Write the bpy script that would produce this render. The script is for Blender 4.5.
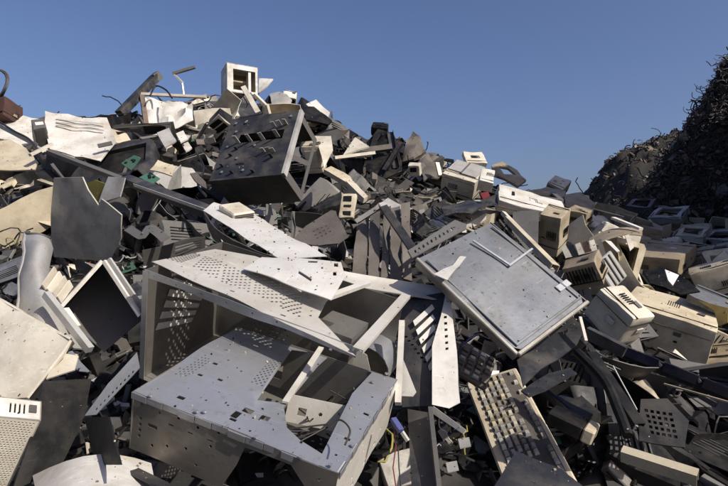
import bpy, bmesh, math, random
import numpy as np
from mathutils import Vector, Matrix, noise
from mathutils.geometry import delaunay_2d_cdt
from mathutils.bvhtree import BVHTree

for o in list(bpy.data.objects): bpy.data.objects.remove(o)
random.seed(7); np.random.seed(7)
scene = bpy.context.scene
COL = scene.collection

# ------------------------------------------------------------------ camera, sky, sun
CZ = 1.65
FPX = 520.0                      # focal length in photo pixels (728 wide)
cam_d = bpy.data.cameras.new('camera'); cam = bpy.data.objects.new('camera', cam_d); COL.objects.link(cam)
cam.location = (0, 0, CZ); cam.rotation_euler = (math.radians(90), 0, 0)
cam_d.sensor_width = 36; cam_d.lens = 36 * FPX / 728; cam_d.clip_start = .02; cam_d.clip_end = 2000
scene.camera = cam
SUN = Vector((.60, -.47, .65)).normalized()
world = bpy.data.worlds.new('World'); scene.world = world; world.use_nodes = True
nt = world.node_tree; bg = nt.nodes['Background']
sky = nt.nodes.new('ShaderNodeTexSky'); sky.sky_type = 'NISHITA'; sky.sun_disc = False
sky.sun_elevation = math.asin(SUN.z); sky.sun_rotation = math.atan2(SUN.x, SUN.y)
sky.air_density = 1.0; sky.dust_density = 3.0; sky.ozone_density = 7.0
tint = nt.nodes.new('ShaderNodeMix'); tint.data_type = 'RGBA'; tint.blend_type = 'MULTIPLY'; tint.inputs[0].default_value = 1; tint.inputs[7].default_value = (1.13, .985, 1.02, 1)
nt.links.new(sky.outputs[0], tint.inputs[6]); nt.links.new(tint.outputs[2], bg.inputs[0]); bg.inputs[1].default_value = .095
sl = bpy.data.lights.new('sun', 'SUN'); sl.energy = 5.0; sl.angle = math.radians(.5); sl.color = (1, .94, .84)
so = bpy.data.objects.new('sun', sl); COL.objects.link(so); so.rotation_euler = SUN.to_track_quat('Z', 'Y').to_euler()
so.location = (8, -6, 9)
scene.view_settings.view_transform = 'Standard'; scene.view_settings.look = 'None'
scene.view_settings.exposure = 0.25; scene.view_settings.gamma = 1

# ------------------------------------------------------------------ helpers
def P(px, py, d):
    return Vector(((px - 364) / FPX * d, d, CZ - (py - 243) / FPX * d))
def proj(v):
    return (364 + v[0] / v[1] * FPX, 243 - (v[2] - CZ) / v[1] * FPX)

MATS = {}
def mat(name, col, rough=.5, metal=0., dirt=.4, dirtcol=(.05, .04, .03), speck=0., scale=9., bump=.15, var=.12, edge=0, streak=.35, spec=.5):
    m = bpy.data.materials.new(name); m.use_nodes = True; t = m.node_tree; n = t.nodes; l = t.links
    b = n['Principled BSDF']
    tc = n.new('ShaderNodeTexCoord'); oi = n.new('ShaderNodeObjectInfo')
    off = n.new('ShaderNodeVectorMath'); off.operation = 'MULTIPLY_ADD'
    cmb = n.new('ShaderNodeCombineXYZ')
    for i in range(3): l.new(oi.outputs['Random'], cmb.inputs[i])
    off.inputs[1].default_value = (37, 53, 71); l.new(cmb.outputs[0], off.inputs[0]); l.new(tc.outputs['Object'], off.inputs[2])
    def nz(sc, det, rgh=.6, vec=None):
        x = n.new('ShaderNodeTexNoise'); x.inputs['Scale'].default_value = sc; x.inputs['Detail'].default_value = det
        x.inputs['Roughness'].default_value = rgh; l.new(vec or off.outputs[0], x.inputs['Vector']); return x
    def ramp(src, a, c, va=0., vb=1.):
        r = n.new('ShaderNodeMapRange'); r.inputs[1].default_value = a; r.inputs[2].default_value = c
        r.inputs[3].default_value = va; r.inputs[4].default_value = vb; l.new(src, r.inputs[0]); return r.outputs[0]
    def mix(f, a, c):
        x = n.new('ShaderNodeMix'); x.data_type = 'RGBA'
        if hasattr(f, 'is_output'): l.new(f, x.inputs[0])
        else: x.inputs[0].default_value = f
        for s, k in ((a, 6), (c, 7)):
            if hasattr(s, 'is_output'): l.new(s, x.inputs[k])
            else: x.inputs[k].default_value = (*s, 1)
        return x.outputs[2]
    n1 = nz(scale, 6, .65); n2 = nz(scale * 6, 5, .7); n0 = nz(scale * .35, 3, .5)
    dark = tuple(c * (1 - var * 2) for c in col); lite = tuple(min(1, c * (1 + var)) for c in col)
    hs = mix(ramp(oi.outputs['Random'], 0, 1), dark, lite)
    hs = mix(ramp(n0.outputs[0], .35, .65, 0, .35), hs, tuple(c * .72 for c in col))
    d1 = ramp(n1.outputs[0], .44, .70, 0, min(.95, dirt * 1.35))
    c1 = mix(d1, hs, dirtcol)
    # streaky scuffs
    mp = n.new('ShaderNodeMapping'); mp.inputs['Scale'].default_value = (scale * .8, scale * 9, scale * 5)
    mp.inputs['Rotation'].default_value = (.4, .3, .8); l.new(off.outputs[0], mp.inputs[0])
    n3 = nz(1., 4, .7, mp.outputs[0])
    d2 = ramp(n3.outputs[0], .6, .78, 0, streak)
    c2 = mix(d2, c1, tuple(c * .45 for c in col))
    d3 = ramp(n2.outputs[0], .60, .70, 0, min(1, .25 + speck))
    c3 = mix(d3, c2, dirtcol)
    # broad brownish film, grime in runs, and fine scratches
    nb = nz(scale * .55, 8, .75); c3 = mix(ramp(nb.outputs[0], .47, .66, 0, .55 * dirt + .12), c3, tuple(c * k for c, k in zip(col, (.62, .56, .47))))
    ms = n.new('ShaderNodeMapping'); ms.inputs['Scale'].default_value = (scale * 1.2, scale * 40, scale * 30); ms.inputs['Rotation'].default_value = (.9, .2, -.5); l.new(off.outputs[0], ms.inputs[0])
    nsx = nz(1., 3, .5, ms.outputs[0]); c3 = mix(ramp(nsx.outputs[0], .66, .72, 0, .4), c3, tuple(min(1, c * 1.5 + .03) for c in col))
    l.new(c3, b.inputs['Base Color'])
    b.inputs['Metallic'].default_value = metal
    b.inputs['Specular IOR Level'].default_value = spec
    l.new(ramp(n1.outputs[0], .3, .75, rough - .1, min(1, rough + .25)), b.inputs['Roughness'])
    bp = n.new('ShaderNodeBump'); bp.inputs['Strength'].default_value = bump; bp.inputs['Distance'].default_value = .004
    l.new(n2.outputs[0], bp.inputs['Height']); l.new(bp.outputs[0], b.inputs['Normal'])
    MATS[name] = m; return m
mat('steel', (.50, .51, .53), .36, .75, .35, (.13, .11, .085), .1, 8, .08, .06)
mat('steel_matt', (.30, .285, .255), .48, .75, .5, (.12, .10, .08), .2, 9, .12, .1)
mat('steel_pale', (.66, .63, .56), .45, .35, .4, (.2, .17, .13), .1, 8, .1, .08)
mat('steel_scuffed', (.20, .21, .225), .42, .45, .6, (.05, .045, .04), .7, 10, .1, .05)
mat('steel_bright', (.68, .66, .61), .42, .2, .3, (.25, .2, .14), .15, 8, .1, .05)
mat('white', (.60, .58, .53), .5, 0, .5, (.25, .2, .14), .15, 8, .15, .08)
mat('cream', (.60, .555, .455), .5, 0, .45, (.2, .15, .09), .15, 8, .15, .08)
mat('beige', (.54, .47, .34), .5, 0, .5, (.16, .12, .07), .2, 8, .18, .12)
mat('tan', (.33, .27, .18), .55, 0, .6, (.1, .07, .045), .2, 8, .2, .15)
mat('grey_plastic', (.095, .091, .085), .5, 0, .5, (.08, .07, .06), .1, 9, .15, .2)
mat('light_grey', (.37, .36, .34), .5, 0, .45, (.12, .10, .08), .15, 9, .15, .12)
mat('mid_grey', (.34, .315, .255), .5, 0, .5, (.08, .07, .06), .1, 9, .15, .2)
mat('slate', (.026, .027, .030), .45, .1, .55, (.11, .095, .08), .1, 9, .15, .15)
mat('black_plastic', (.008, .008, .0085), .45, 0, .45, (.045, .038, .03), .05, 9, .15, .3, spec=.2)
mat('brown', (.15, .11, .075), .65, 0, .6, (.05, .035, .025), .2, 8, .3, .2)
mat('grey_brown', (.115, .1, .085), .7, 0, .6, (.07, .055, .045), .3, 12, .4, .15)
mat('rust', (.06, .025, .018), .7, .1, .6, (.04, .02, .015), .2, 9, .3, .2)
mat('pcb_green', (.045, .12, .08), .45, 0, .4, (.06, .07, .04), .2, 14, .2, .2)
mat('olive', (.28, .25, .05), .5, 0, .5, (.08, .07, .03), .1, 9, .15, .1)
mat('blue', (.07, .08, .22), .4, 0, .3, (.05, .05, .08), .1, 12, .1, .1)
mat('red', (.18, .025, .02), .45, 0, .3, (.08, .02, .02), .1, 12, .1, .1)
mat('gold', (.55, .36, .10), .4, .6, .4, (.1, .06, .02), .1, 12, .1, .1)
mat('blue_glass', (.006, .008, .02), .15, 0, .3, (.06, .05, .05), .05, 9, .05, .1)
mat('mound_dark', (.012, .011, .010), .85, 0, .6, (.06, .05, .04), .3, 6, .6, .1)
mat('hill_dark', (.017, .015, .013), .8, 0, .6, (.03, .024, .018), .3, 3, .8, .1)
mat('hill_brown', (.022, .018, .014), .9, 0, .6, (.02, .018, .014), .3, 1.2, .8, .1)
mat('cable_black', (.016, .015, .014), .5, 0, .5, (.045, .035, .025), .1, 9, .1, .5)
mat('cable_brown', (.045, .033, .024), .6, 0, .5, (.02, .015, .012), .1, 9, .1, .5)
mat('soil', (.10, .08, .06), .95, 0, .6, (.05, .04, .03), .3, 1.5, .5, .1)

def earcut(outer, holes, extra=()):
    vs = []; es = []
    for loop in [outer] + list(holes):
        s = len(vs); k = len(loop); vs += [Vector((p[0], p[1])) for p in loop]
        es += [(s + i, s + (i + 1) % k) for i in range(k)]
    vs += [Vector(e) for e in extra]
    r = delaunay_2d_cdt(vs, es, [], 0, 1e-7)
    pv = [(v[0], v[1]) for v in r[0]]
    bb = [(min(q[0] for q in h), max(q[0] for q in h), min(q[1] for q in h), max(q[1] for q in h), h) for h in holes]
    ok = []
    for f in r[2]:
        c = (sum(pv[i][0] for i in f) / len(f), sum(pv[i][1] for i in f) / len(f))
        if not inside(c, outer): continue
        if any(a < c[0] < b and d < c[1] < e and inside(c, h) for a, b, d, e, h in bb): continue
        ok.append(tuple(f))
    return pv, ok

def inside(p, poly):
    x, y = p; c = False; j = len(poly) - 1
    for i in range(len(poly)):
        a, b = poly[i], poly[j]
        if (a[1] > y) != (b[1] > y) and x < (b[0] - a[0]) * (y - a[1]) / (b[1] - a[1] + 1e-12) + a[0]: c = not c
        j = i
    return c

class MB:
    """collects shapes of ONE part"""
    def __init__(s): s.v = []; s.f = []; s.sm = []
    def add(s, vs, fs, smooth=False, M=None):
        k = len(s.v)
        s.v += [(M @ Vector(v)) if M else Vector(v) for v in vs]
        s.f += [tuple(i + k for i in f) for f in fs]; s.sm += [smooth] * len(fs); return s
    def plate(s, outer, holes=(), th=.0012, M=None, res=None, fn=None):
        """flat sheet in local xy (z=0 outer face, -th inner) with real openings"""
        ex = []
        if res:
            xs = [p[0] for p in outer]; ys = [p[1] for p in outer]
            nx = int((max(xs) - min(xs)) / res); ny = int((max(ys) - min(ys)) / res)
            for i in range(1, nx + 1):
                for j in range(1, ny + 1):
                    p = (min(xs) + (i - .5 + .3 * (j % 2)) * (max(xs) - min(xs)) / (nx + .01), min(ys) + (j - .5) * (max(ys) - min(ys)) / (ny + .01))
                    if inside(p, outer) and not any(inside(p, h) for h in holes): ex.append(p)
            def subd(loop):
                o = []
                for i in range(len(loop)):
                    a, b = loop[i], loop[(i + 1) % len(loop)]; L = math.hypot(b[0] - a[0], b[1] - a[1]); k = max(1, int(L / res))
                    for q in range(k): o.append((a[0] + (b[0] - a[0]) * q / k, a[1] + (b[1] - a[1]) * q / k))
                return o
            outer = subd(outer)
        vs, fs = earcut(outer, holes, ex)
        N = len(vs)
        def z(p): return fn(*p) if fn else 0.
        top = [(p[0], p[1], z(p)) for p in vs]; bot = [(p[0], p[1], z(p) - th) for p in vs]
        ff = []; ec = {}
        for f in fs:
            a = [vs[i] for i in f]
            ar = sum(a[i][0] * a[(i + 1) % len(a)][1] - a[(i + 1) % len(a)][0] * a[i][1] for i in range(len(a)))
            if abs(ar) < 1e-12: continue
            if ar < 0: f = f[::-1]
            ff.append(tuple(f)); ff.append(tuple(i + N for i in reversed(f)))
            for i in range(len(f)):
                e = (f[i], f[(i + 1) % len(f)]); ec[e] = 1
        for (a, b) in ec:
            if (b, a) not in ec: ff.append((b, a, a + N, b + N))
        return s.add(top + bot, ff, False, M)
    def box(s, c, size, M=None, rot=None, taper=1.):
        x, y, z = [k / 2 for k in size]; vs = []
        for dz in (-1, 1):
            t = taper if dz > 0 else 1
            for dx, dy in ((-1, -1), (1, -1), (1, 1), (-1, 1)):
                v = Vector((dx * x * t, dy * y * t, dz * z))
                if rot: v = rot @ v
                vs.append(v + Vector(c))
        return s.add(vs, [(3, 2, 1, 0), (4, 5, 6, 7), (0, 1, 5, 4), (1, 2, 6, 5), (2, 3, 7, 6), (3, 0, 4, 7)], False, M)
    def rbox(s, size, bev=.01, seg=2, M=None, taper=None, c=(0, 0, 0), sub=0):
        bm = bmesh.new(); bmesh.ops.create_cube(bm, size=1)
        if sub: bmesh.ops.subdivide_edges(bm, edges=bm.edges[:], cuts=sub, use_grid_fill=True)
        for v in bm.verts:
            t = 1.
            if taper: t = 1 + (taper - 1) * (v.co.z + .5)
            v.co = Vector((v.co.x * size[0] * t + c[0], v.co.y * size[1] * t + c[1], v.co.z * size[2] + c[2]))
        bm.normal_update()
        bmesh.ops.bevel(bm, geom=[e for e in bm.edges if e.calc_face_angle(0) > .6], offset=bev, segments=seg, affect='EDGES', profile=.6)
        bm.verts.ensure_lookup_table(); bm.verts.index_update()
        s.add([v.co.copy() for v in bm.verts], [tuple(v.index for v in f.verts) for f in bm.faces], False, M); bm.free(); return s
    def tube(s, path, r, n=6, M=None, cap=True):
        path = [Vector(p) for p in path]; k = len(path); vs = []; up = None
        for i, p in enumerate(path):
            t = (path[min(i + 1, k - 1)] - path[max(i - 1, 0)]).normalized()
            if up is None: up = t.orthogonal().normalized()
            up = (up - t * up.dot(t))
            up = up.normalized() if up.length > 1e-6 else t.orthogonal().normalized()
            b = t.cross(up); rr = r[i] if isinstance(r, (list, tuple)) else r
            for j in range(n):
                a = 2 * math.pi * j / n; vs.append(p + (up * math.cos(a) + b * math.sin(a)) * rr)
        fs = [(i * n + j, i * n + (j + 1) % n, (i + 1) * n + (j + 1) % n, (i + 1) * n + j) for i in range(k - 1) for j in range(n)]
        if cap: fs += [tuple(range(n))[::-1], tuple(range((k - 1) * n, k * n))]
        return s.add(vs, fs, True, M)
    def loft(s, rows, th=.003, M=None, smooth=True, closed=False):
        """grid of points given thickness"""
        nr = len(rows); nc = len(rows[0]); pts = [[Vector(p) for p in r] for r in rows]
        nor = [[None] * nc for _ in range(nr)]
        for i in range(nr):
            for j in range(nc):
                a = pts[min(i + 1, nr - 1)][j] - pts[max(i - 1, 0)][j]; b = pts[i][min(j + 1, nc - 1)] - pts[i][max(j - 1, 0)]
                q = a.cross(b); nor[i][j] = q.normalized() if q.length > 1e-9 else Vector((0, 0, 1))
        vs = [pts[i][j] for i in range(nr) for j in range(nc)] + [pts[i][j] - nor[i][j] * th for i in range(nr) for j in range(nc)]
        N = nr * nc; fs = []
        for i in range(nr - 1):
            for j in range(nc - 1):
                q = (i * nc + j, (i + 1) * nc + j, (i + 1) * nc + j + 1, i * nc + j + 1)
                fs.append(q); fs.append(tuple(N + k for k in reversed(q)))
        bd = [j for j in range(nc)] + [i * nc + nc - 1 for i in range(1, nr)] + [(nr - 1) * nc + j for j in range(nc - 2, -1, -1)] + [i * nc for i in range(nr - 2, 0, -1)]
        for k in range(len(bd)):
            a, b = bd[k], bd[(k + 1) % len(bd)]; fs.append((a, b, b + N, a + N))
        return s.add(vs, fs, smooth, M)
    def crumple(s, amp, sc, seed=0):
        for i, v in enumerate(s.v):
            o = Vector((seed * 3.1, seed * 1.7, seed * .9))
            s.v[i] = v + noise.noise_vector(v * sc + o) * amp
        return s
    def mesh(s, name, m):
        me = bpy.data.meshes.new(name); me.from_pydata([tuple(v) for v in s.v], [], s.f)
        me.polygons.foreach_set('use_smooth', [True] * len(s.f)); me.set_sharp_from_angle(angle=math.radians(34)); me.materials.append(MATS[m] if isinstance(m, str) else m); me.update(); return me

LITS = []            # faces that stay clear of loose scrap's shadows
HERO = []            # world-space triangles of things already placed
def reg(M, mb):
    HERO.append(([M @ v for v in mb.v], mb.f))
def tag(o, label=None, cat=None, group=None, kind=None):
    if label: o['label'] = label
    if cat: o['category'] = cat
    if group: o['group'] = group
    if kind: o['kind'] = kind
    return o
def thing(name, label, cat, M=None, group=None):
    o = bpy.data.objects.new(name, None); COL.objects.link(o); o.empty_display_size = .05
    if M is not None: o.matrix_world = M
    return tag(o, label, cat, group)
def part(name, mb, m, parent, kind=None, label=None, register=True):
    o = bpy.data.objects.new(name, mb.mesh(name, m)); COL.objects.link(o); o.parent = parent
    if register: reg(parent_mat(parent), mb)
    if kind: o['kind'] = kind
    if label: o['label'] = label
    return o
def parent_mat(o):
    M = o.matrix_basis.copy()
    while o.parent: o = o.parent; M = o.matrix_basis @ M
    return M
def solo(name, mb, m, label, cat, group=None, kind=None, register=True):
    """one-mesh thing; world-space vertices, origin moved to its lowest point's foot"""
    c = sum(mb.v, Vector()) / len(mb.v); c.z = min(v.z for v in mb.v)
    mb.v = [v - c for v in mb.v]
    o = bpy.data.objects.new(name, mb.mesh(name, m)); COL.objects.link(o); o.location = c
    if register: reg(Matrix.Translation(c), mb)
    return tag(o, label, cat, group, kind)

def plane_frame(pts):
    c = sum(pts, Vector()) / len(pts)
    n = Vector()
    for i in range(len(pts)): n += (pts[i] - c).cross(pts[(i + 1) % len(pts)] - c)
    n.normalize()
    if n.y > 0: n = -n                       # outer face towards the viewer's side
    x = (pts[1] - pts[0]); x = (x - n * x.dot(n)).normalized(); y = n.cross(x)
    return Matrix(((x.x, y.x, n.x, c.x), (x.y, y.y, n.y, c.y), (x.z, y.z, n.z, c.z), (0, 0, 0, 1)))
def ray_on(M, px, py):
    n = M.col[2].xyz; c = M.col[3].xyz; o = Vector((0, 0, CZ)); d = P(px, py, 1) - o
    t = (c - o).dot(n) / d.dot(n); return M.inverted() @ (o + d * t)
def sheet_mb(pts, th=.002, holes=(), dent=0., res=.03, seed=0, flange=0, dsc=9.):
    """bent sheet through pixel+depth points; returns (MB local, matrix)"""
    w = [P(*p) for p in pts]; M = plane_frame(w); Mi = M.inverted(); loc = [Mi @ p for p in w]
    o2 = [(p.x, p.y) for p in loc]
    hs = [[(ray_on(M, *h).x, ray_on(M, *h).y) for h in hl] for hl in holes]
    sd = Vector((seed * 1.3, seed * 2.1, seed * .7))
    bas = lambda x, y: np.array([1, x, y, x * x * 4, x * y * 4, y * y * 4])
    Aq = np.array([bas(p.x, p.y) for p in loc]); cf = np.linalg.solve(Aq.T @ Aq + np.diag([1e-6, 1e-6, 1e-6, 1e-3, 1e-3, 1e-3]), Aq.T @ np.array([p.z for p in loc]))
    def fn(x, y):
        return float(bas(x, y) @ cf) + (dent * noise.noise(Vector((x * dsc, y * dsc, 0)) + sd) + dent * .4 * noise.noise(Vector((x * dsc * 3, y * dsc * 3, 5)) + sd) if dent else 0)
    mb = MB().plate(o2, hs, th, None, res, fn)
    if flange:                                # folded rim, all around
        for i in range(len(loc)):
            a, b = loc[i], loc[(i + 1) % len(loc)]; d = (b - a); L = d.length
            if L < .02: continue
            t = d.normalized(); nrm = Vector((-t.y, t.x, 0))
            mid = (a + b) / 2; 
            if not inside(((mid + nrm * .004).x, (mid + nrm * .004).y), o2): nrm = -nrm
            R = Matrix((t, nrm, t.cross(nrm))).transposed()
            mb.box(mid + nrm * th + Vector((0, 0, -flange / 2 - th * 1.1)), (L * .98, th, flange), None, R)
    return mb, M
def sheet(name, m, pts, label, cat, th=.002, holes=(), dent=.004, res=.03, group=None, flange=0, seed=None, parent=None, kind=None):
    mb, M = sheet_mb(pts, th, holes, dent * 1.8, res, seed if seed is not None else len(HERO), flange)
    if parent is not None:
        Q = parent_mat(parent).inverted() @ M
        mb.v = [Q @ v for v in mb.v]; return part(name, mb, m, parent, label=label)
    o = bpy.data.objects.new(name, mb.mesh(name, m)); COL.objects.link(o); o.matrix_world = M; reg(M, mb)
    return tag(o, label, cat, group, kind)
def bar_mb(a, b, w, h, kind='box', up=(0, 0, 1)):
    a = Vector(a); b = Vector(b); t = (b - a); L = t.length; t.normalize()
    u = Vector(up); s_ = t.cross(u)
    if s_.length < 1e-3: s_ = t.orthogonal()
    s_.normalize(); u = s_.cross(t)
    R = Matrix((t, s_, u)).transposed(); mid = (a + b) / 2; mb = MB()
    if kind == 'box': mb.box(mid, (L, w, h), None, R)
    elif kind == 'L':
        mb.box(mid, (L, w, .002), None, R); mb.box(mid + s_ * (w / 2 - .001) + u * (h / 2 + .0012), (L, .002, h), None, R)
    elif kind == 'C':
        mb.box(mid, (L, w, .002), None, R)
        for k in (-1, 1): mb.box(mid + s_ * k * (w / 2 - .001) - u * (h / 2 + .0012), (L, .002, h), None, R)
    elif kind == 'tube': mb.tube([a, b], w / 2, 10)
    return mb
def bar(name, m, p0, p1, w, h, label, cat, kind='box', up=(0, 0, 1), parent=None, group=None, segs=None):
    a, b = P(*p0), P(*p1); mb = bar_mb(a, b, w, h, kind, up)
    if parent is not None:
        Q = parent_mat(parent).inverted(); mb.v = [Q @ v for v in mb.v]; return part(name, mb, m, parent)
    return solo(name, mb, m, label, cat, group)

class Frame: pass
def rodr(r):
    th = np.linalg.norm(r)
    if th < 1e-9: return np.eye(3)
    k = r / th; K = np.array([[0, -k[2], k[1]], [k[2], 0, -k[0]], [-k[1], k[0], 0]])
    return np.eye(3) + math.sin(th) * K + (1 - math.cos(th)) * K @ K
def fit(pts, dims, sd=.12, w=None):
    """rigid box through photo corners: pts = {(ux,uy,uz): (px,py,depth guess)}; size in metres stays near dims"""
    U = np.array(list(pts.keys()), float); T = np.array(list(pts.values()), float)
    G = np.array([P(*t) for t in T]); L = U * np.array(dims)
    cl, cg = L.mean(0), G.mean(0); H = (L - cl).T @ (G - cg); u, s_, vt = np.linalg.svd(H)
    D = np.diag([1, 1, np.sign(np.linalg.det(vt.T @ u.T))]); R0 = vt.T @ D @ u.T
    x = np.concatenate([np.zeros(3), cg - R0 @ cl, np.zeros(3)])
    def res(x):
        R = rodr(x[:3]) @ R0; W = (U * np.array(dims) * np.exp(x[6:9])) @ R.T + x[3:6]
        pr = np.stack([364 + W[:, 0] / W[:, 1] * FPX, 243 - (W[:, 2] - CZ) / W[:, 1] * FPX], 1)
        return np.concatenate([((pr - T[:, :2]) / 3.).ravel(), x[6:9] / sd, (W[:, 1].mean() - T[:, 2].mean())[None] / .6])
    lam = 1e-2; r = res(x); c = r @ r
    for it in range(60):
        J = np.stack([(res(x + np.eye(9)[i] * 1e-5) - r) / 1e-5 for i in range(9)], 1)
        A = J.T @ J; st = np.linalg.solve(A + lam * np.diag(np.diag(A) + 1e-9), -J.T @ r)
        r2 = res(x + st)
        if r2 @ r2 < c: x = x + st; r = r2; c = r2 @ r2; lam *= .4
        else: lam *= 4
        if lam > 1e8: break
    R = rodr(x[:3]) @ R0; F = Frame(); F.d = Vector(np.array(dims) * np.exp(x[6:9]))
    F.M = Matrix.Translation(Vector(x[3:6])) @ Matrix(R.tolist()).to_4x4()
    F.err = math.sqrt((r[:len(U) * 2] ** 2).mean()) * 3
    if globals().get('VERB'): print('FIT', [round(k, 3) for k in F.d], 't', [round(k, 2) for k in x[3:6]], 'err %.1f px' % F.err)
    return F
FACES = {  # origin corner (unit), x axis, y axis so that x cross y points outwards
    'top': ((0, 0, 1), 0, 1, 1), 'bottom': ((0, 0, 0), 0, 1, -1), 'front': ((0, 0, 0), 0, 2, 1), 'back': ((0, 1, 0), 0, 2, -1),
    'left': ((0, 0, 0), 1, 2, -1), 'right': ((1, 0, 0), 1, 2, 1)}
def face_M(F, face, off=0.):
    o, ax, ay, sg = FACES[face]; e = [Vector((1, 0, 0)), Vector((0, 1, 0)), Vector((0, 0, 1))]
    O = Vector((o[0] * F.d.x, o[1] * F.d.y, o[2] * F.d.z)); n = e[ax].cross(e[ay]) * sg; X, Y = e[ax], e[ay]
    O = O + n * off
    return Matrix(((X.x, Y.x, n.x, O.x), (X.y, Y.y, n.y, O.y), (X.z, Y.z, n.z, O.z), (0, 0, 0, 1)))
def face_size(F, face):
    o, ax, ay, sg = FACES[face]; return F.d[ax], F.d[ay]
def face_px(F, face, px, py):
    v = ray_on(F.M @ face_M(F, face), px, py); return (v.x, v.y)
def rect(x0, y0, x1, y1): return [(x0, y0), (x1, y0), (x1, y1), (x0, y1)]
def ngon(x, y, r, n=6, a0=.3): return [(x + r * math.cos(a0 + 2 * math.pi * i / n), y + r * math.sin(a0 + 2 * math.pi * i / n)) for i in range(n)]
def dots(x0, y0, x1, y1, nx, ny, r, stag=True):
    o = []
    for j in range(ny):
        for i in range(nx - (1 if stag and j % 2 else 0)):
            o.append(ngon(x0 + (x1 - x0) * (i + (.5 if stag and j % 2 else 0)) / max(1, nx - 1), y0 + (y1 - y0) * j / max(1, ny - 1), r))
    return o
def fplate(F, face, holes=(), th=.0012, outer=None, inset=0., off=0., dent=0., res=.05, seed=1):
    w, h = face_size(F, face); o = outer or rect(inset, inset, w - inset, h - inset)
    fn = (lambda x, y: dent * noise.noise(Vector((x * 8 + seed, y * 8, seed)))) if dent else None
    return MB().plate(o, holes, th, face_M(F, face, off), res, fn)
# ------------------------------------------------------------------ the setting: ground, mound, hills
def rbf(pts, vals):
    A = np.array(pts); D = np.linalg.norm(A[:, None] - A[None], axis=2); n = len(A)
    K = np.zeros((n + 3, n + 3)); K[:n, :n] = D; K[:n, n] = 1; K[:n, n + 1:] = A; K[n, :n] = 1; K[n + 1:, :n] = A.T
    K[:n, :n] -= np.eye(n) * .02
    c = np.linalg.solve(K, np.concatenate([vals, np.zeros(3)]))
    return lambda X: np.linalg.norm(X[:, None] - A[None], axis=2) @ c[:n] + c[n] + X @ c[n + 1:]
CTRL = {0: [(486, 1.0), (400, 1.25), (320, 1.7), (250, 2.2), (200, 2.9), (150, 3.7), (122, 4.4)],
        130: [(486, 1.05), (400, 1.3), (330, 1.7), (260, 2.2), (200, 2.9), (150, 3.8), (112, 4.7)],
        240: [(486, 1.1), (400, 1.4), (330, 1.8), (260, 2.3), (200, 3.1), (150, 4.0), (98, 5.3)],
        290: [(160, 4.0), (101, 4.9)],
        330: [(486, 1.1), (400, 1.4), (330, 1.8), (260, 2.3), (205, 3.2), (160, 4.2), (124, 5.0)],
        384: [(205, 3.1), (165, 4.0), (136, 4.6)],
        450: [(486, 1.1), (400, 1.35), (330, 1.7), (262, 2.3), (215, 3.3), (172, 4.9)],
        560: [(486, 1.1), (400, 1.4), (330, 1.8), (272, 2.4), (235, 3.3), (197, 5.2)],
        650: [(486, 1.2), (400, 1.5), (345, 2.0), (285, 2.8), (245, 4.0), (220, 5.6), (216, 7.2)],
        728: [(486, 1.25), (400, 1.6), (345, 2.1), (285, 3.0), (252, 4.2), (240, 6.0), (238, 8.)]}
cp = []
for px, L in CTRL.items():
    for py, d in L: cp.append(P(px, py, d))
for px, L in ((-220, CTRL[0]), (-520, CTRL[0]), (930, CTRL[728])):
    for py, d in L: p = P(px, py, d); p.z -= .1; cp.append(p)
for px, py, d in ((0, 122, 4.4), (130, 112, 4.7), (240, 98, 5.3), (330, 124, 5.2), (450, 172, 4.9), (560, 197, 5.2), (-220, 122, 4.4), (-520, 122, 4.4)):
    p = P(px, py, d); cp.append(Vector((p.x * 1.1, p.y + 1.6, p.z - .5))); cp.append(Vector((p.x * 1.2, p.y + 4, .3)))
for x in (-3, -1.5, 0, 1.5, 3): cp += [Vector((x, .35, .82)), Vector((x, -1, .5)), Vector((x, -2.6, .02))]
_h = rbf([(p.x, p.y) for p in cp], np.array([p.z for p in cp]))
def mound_h(X):
    z = _h(np.asarray(X, float))
    return np.maximum(z, -.05)
def grid_mesh(name, m, xs, ys, Z, kind='structure'):
    nx, ny = len(xs), len(ys)
    me = bpy.data.meshes.new(name)
    me.from_pydata([(xs[i], ys[j], Z[j, i]) for j in range(ny) for i in range(nx)], [],
                   [(j * nx + i, j * nx + i + 1, (j + 1) * nx + i + 1, (j + 1) * nx + i) for j in range(ny - 1) for i in range(nx - 1)])
    me.shade_smooth(); me.materials.append(MATS[m]); o = bpy.data.objects.new(name, me); COL.objects.link(o); o['kind'] = kind; return o
gxs = np.concatenate([[-600, -200, -80, -40], np.linspace(-25, 25, 26), [40, 80, 200, 600]])
grid_mesh('ground', 'soil', gxs, gxs, np.random.rand(len(gxs), len(gxs)) * .04 - .06)
# dark core of the scrap heap
MX = np.arange(-5.2, 5.4, .06); MY = np.arange(-2.8, 9.6, .06)
XX, YY = np.meshgrid(MX, MY)
MZ = mound_h(np.stack([XX.ravel(), YY.ravel()], 1)).reshape(XX.shape)
# far brown mound behind the valley and the cable hill on the right
def lump(x, y, seed, sc, amp):
    return amp * noise.fractal(Vector((x * sc, y * sc, seed)), .9, 2.1, 5)
hx = np.linspace(1.5, 30, 190); hy = np.linspace(10.5, 26, 100)
HZ = np.array([[max(-.1, (3.85 * math.exp(-(max(0, 7.6 - x) / 1.9) ** 2) * math.exp(-(max(0, x - 10) / 3) ** 2) + 2.6 * math.exp(-((x - 13) / 4.) ** 2)) * math.exp(-((y - 15) / 3.2) ** 2) + lump(x, y, 3, .9, .22) + lump(x, y, 8, 3, .3)) for x in hx] for y in hy])
far_hill = grid_mesh('far_hill', 'hill_brown', hx, hy, HZ)
def smooth(a, b, x):
    t = min(1, max(0, (x - a) / (b - a))); return t * t * (3 - 2 * t)
HILL = [(3.2, 1.0), (4.0, 1.75), (4.6, 2.45), (5.2, 3.35), (5.6, 4.1), (6.1, 4.9), (7.5, 5.6), (10, 6.2), (16, 6.0)]
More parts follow.
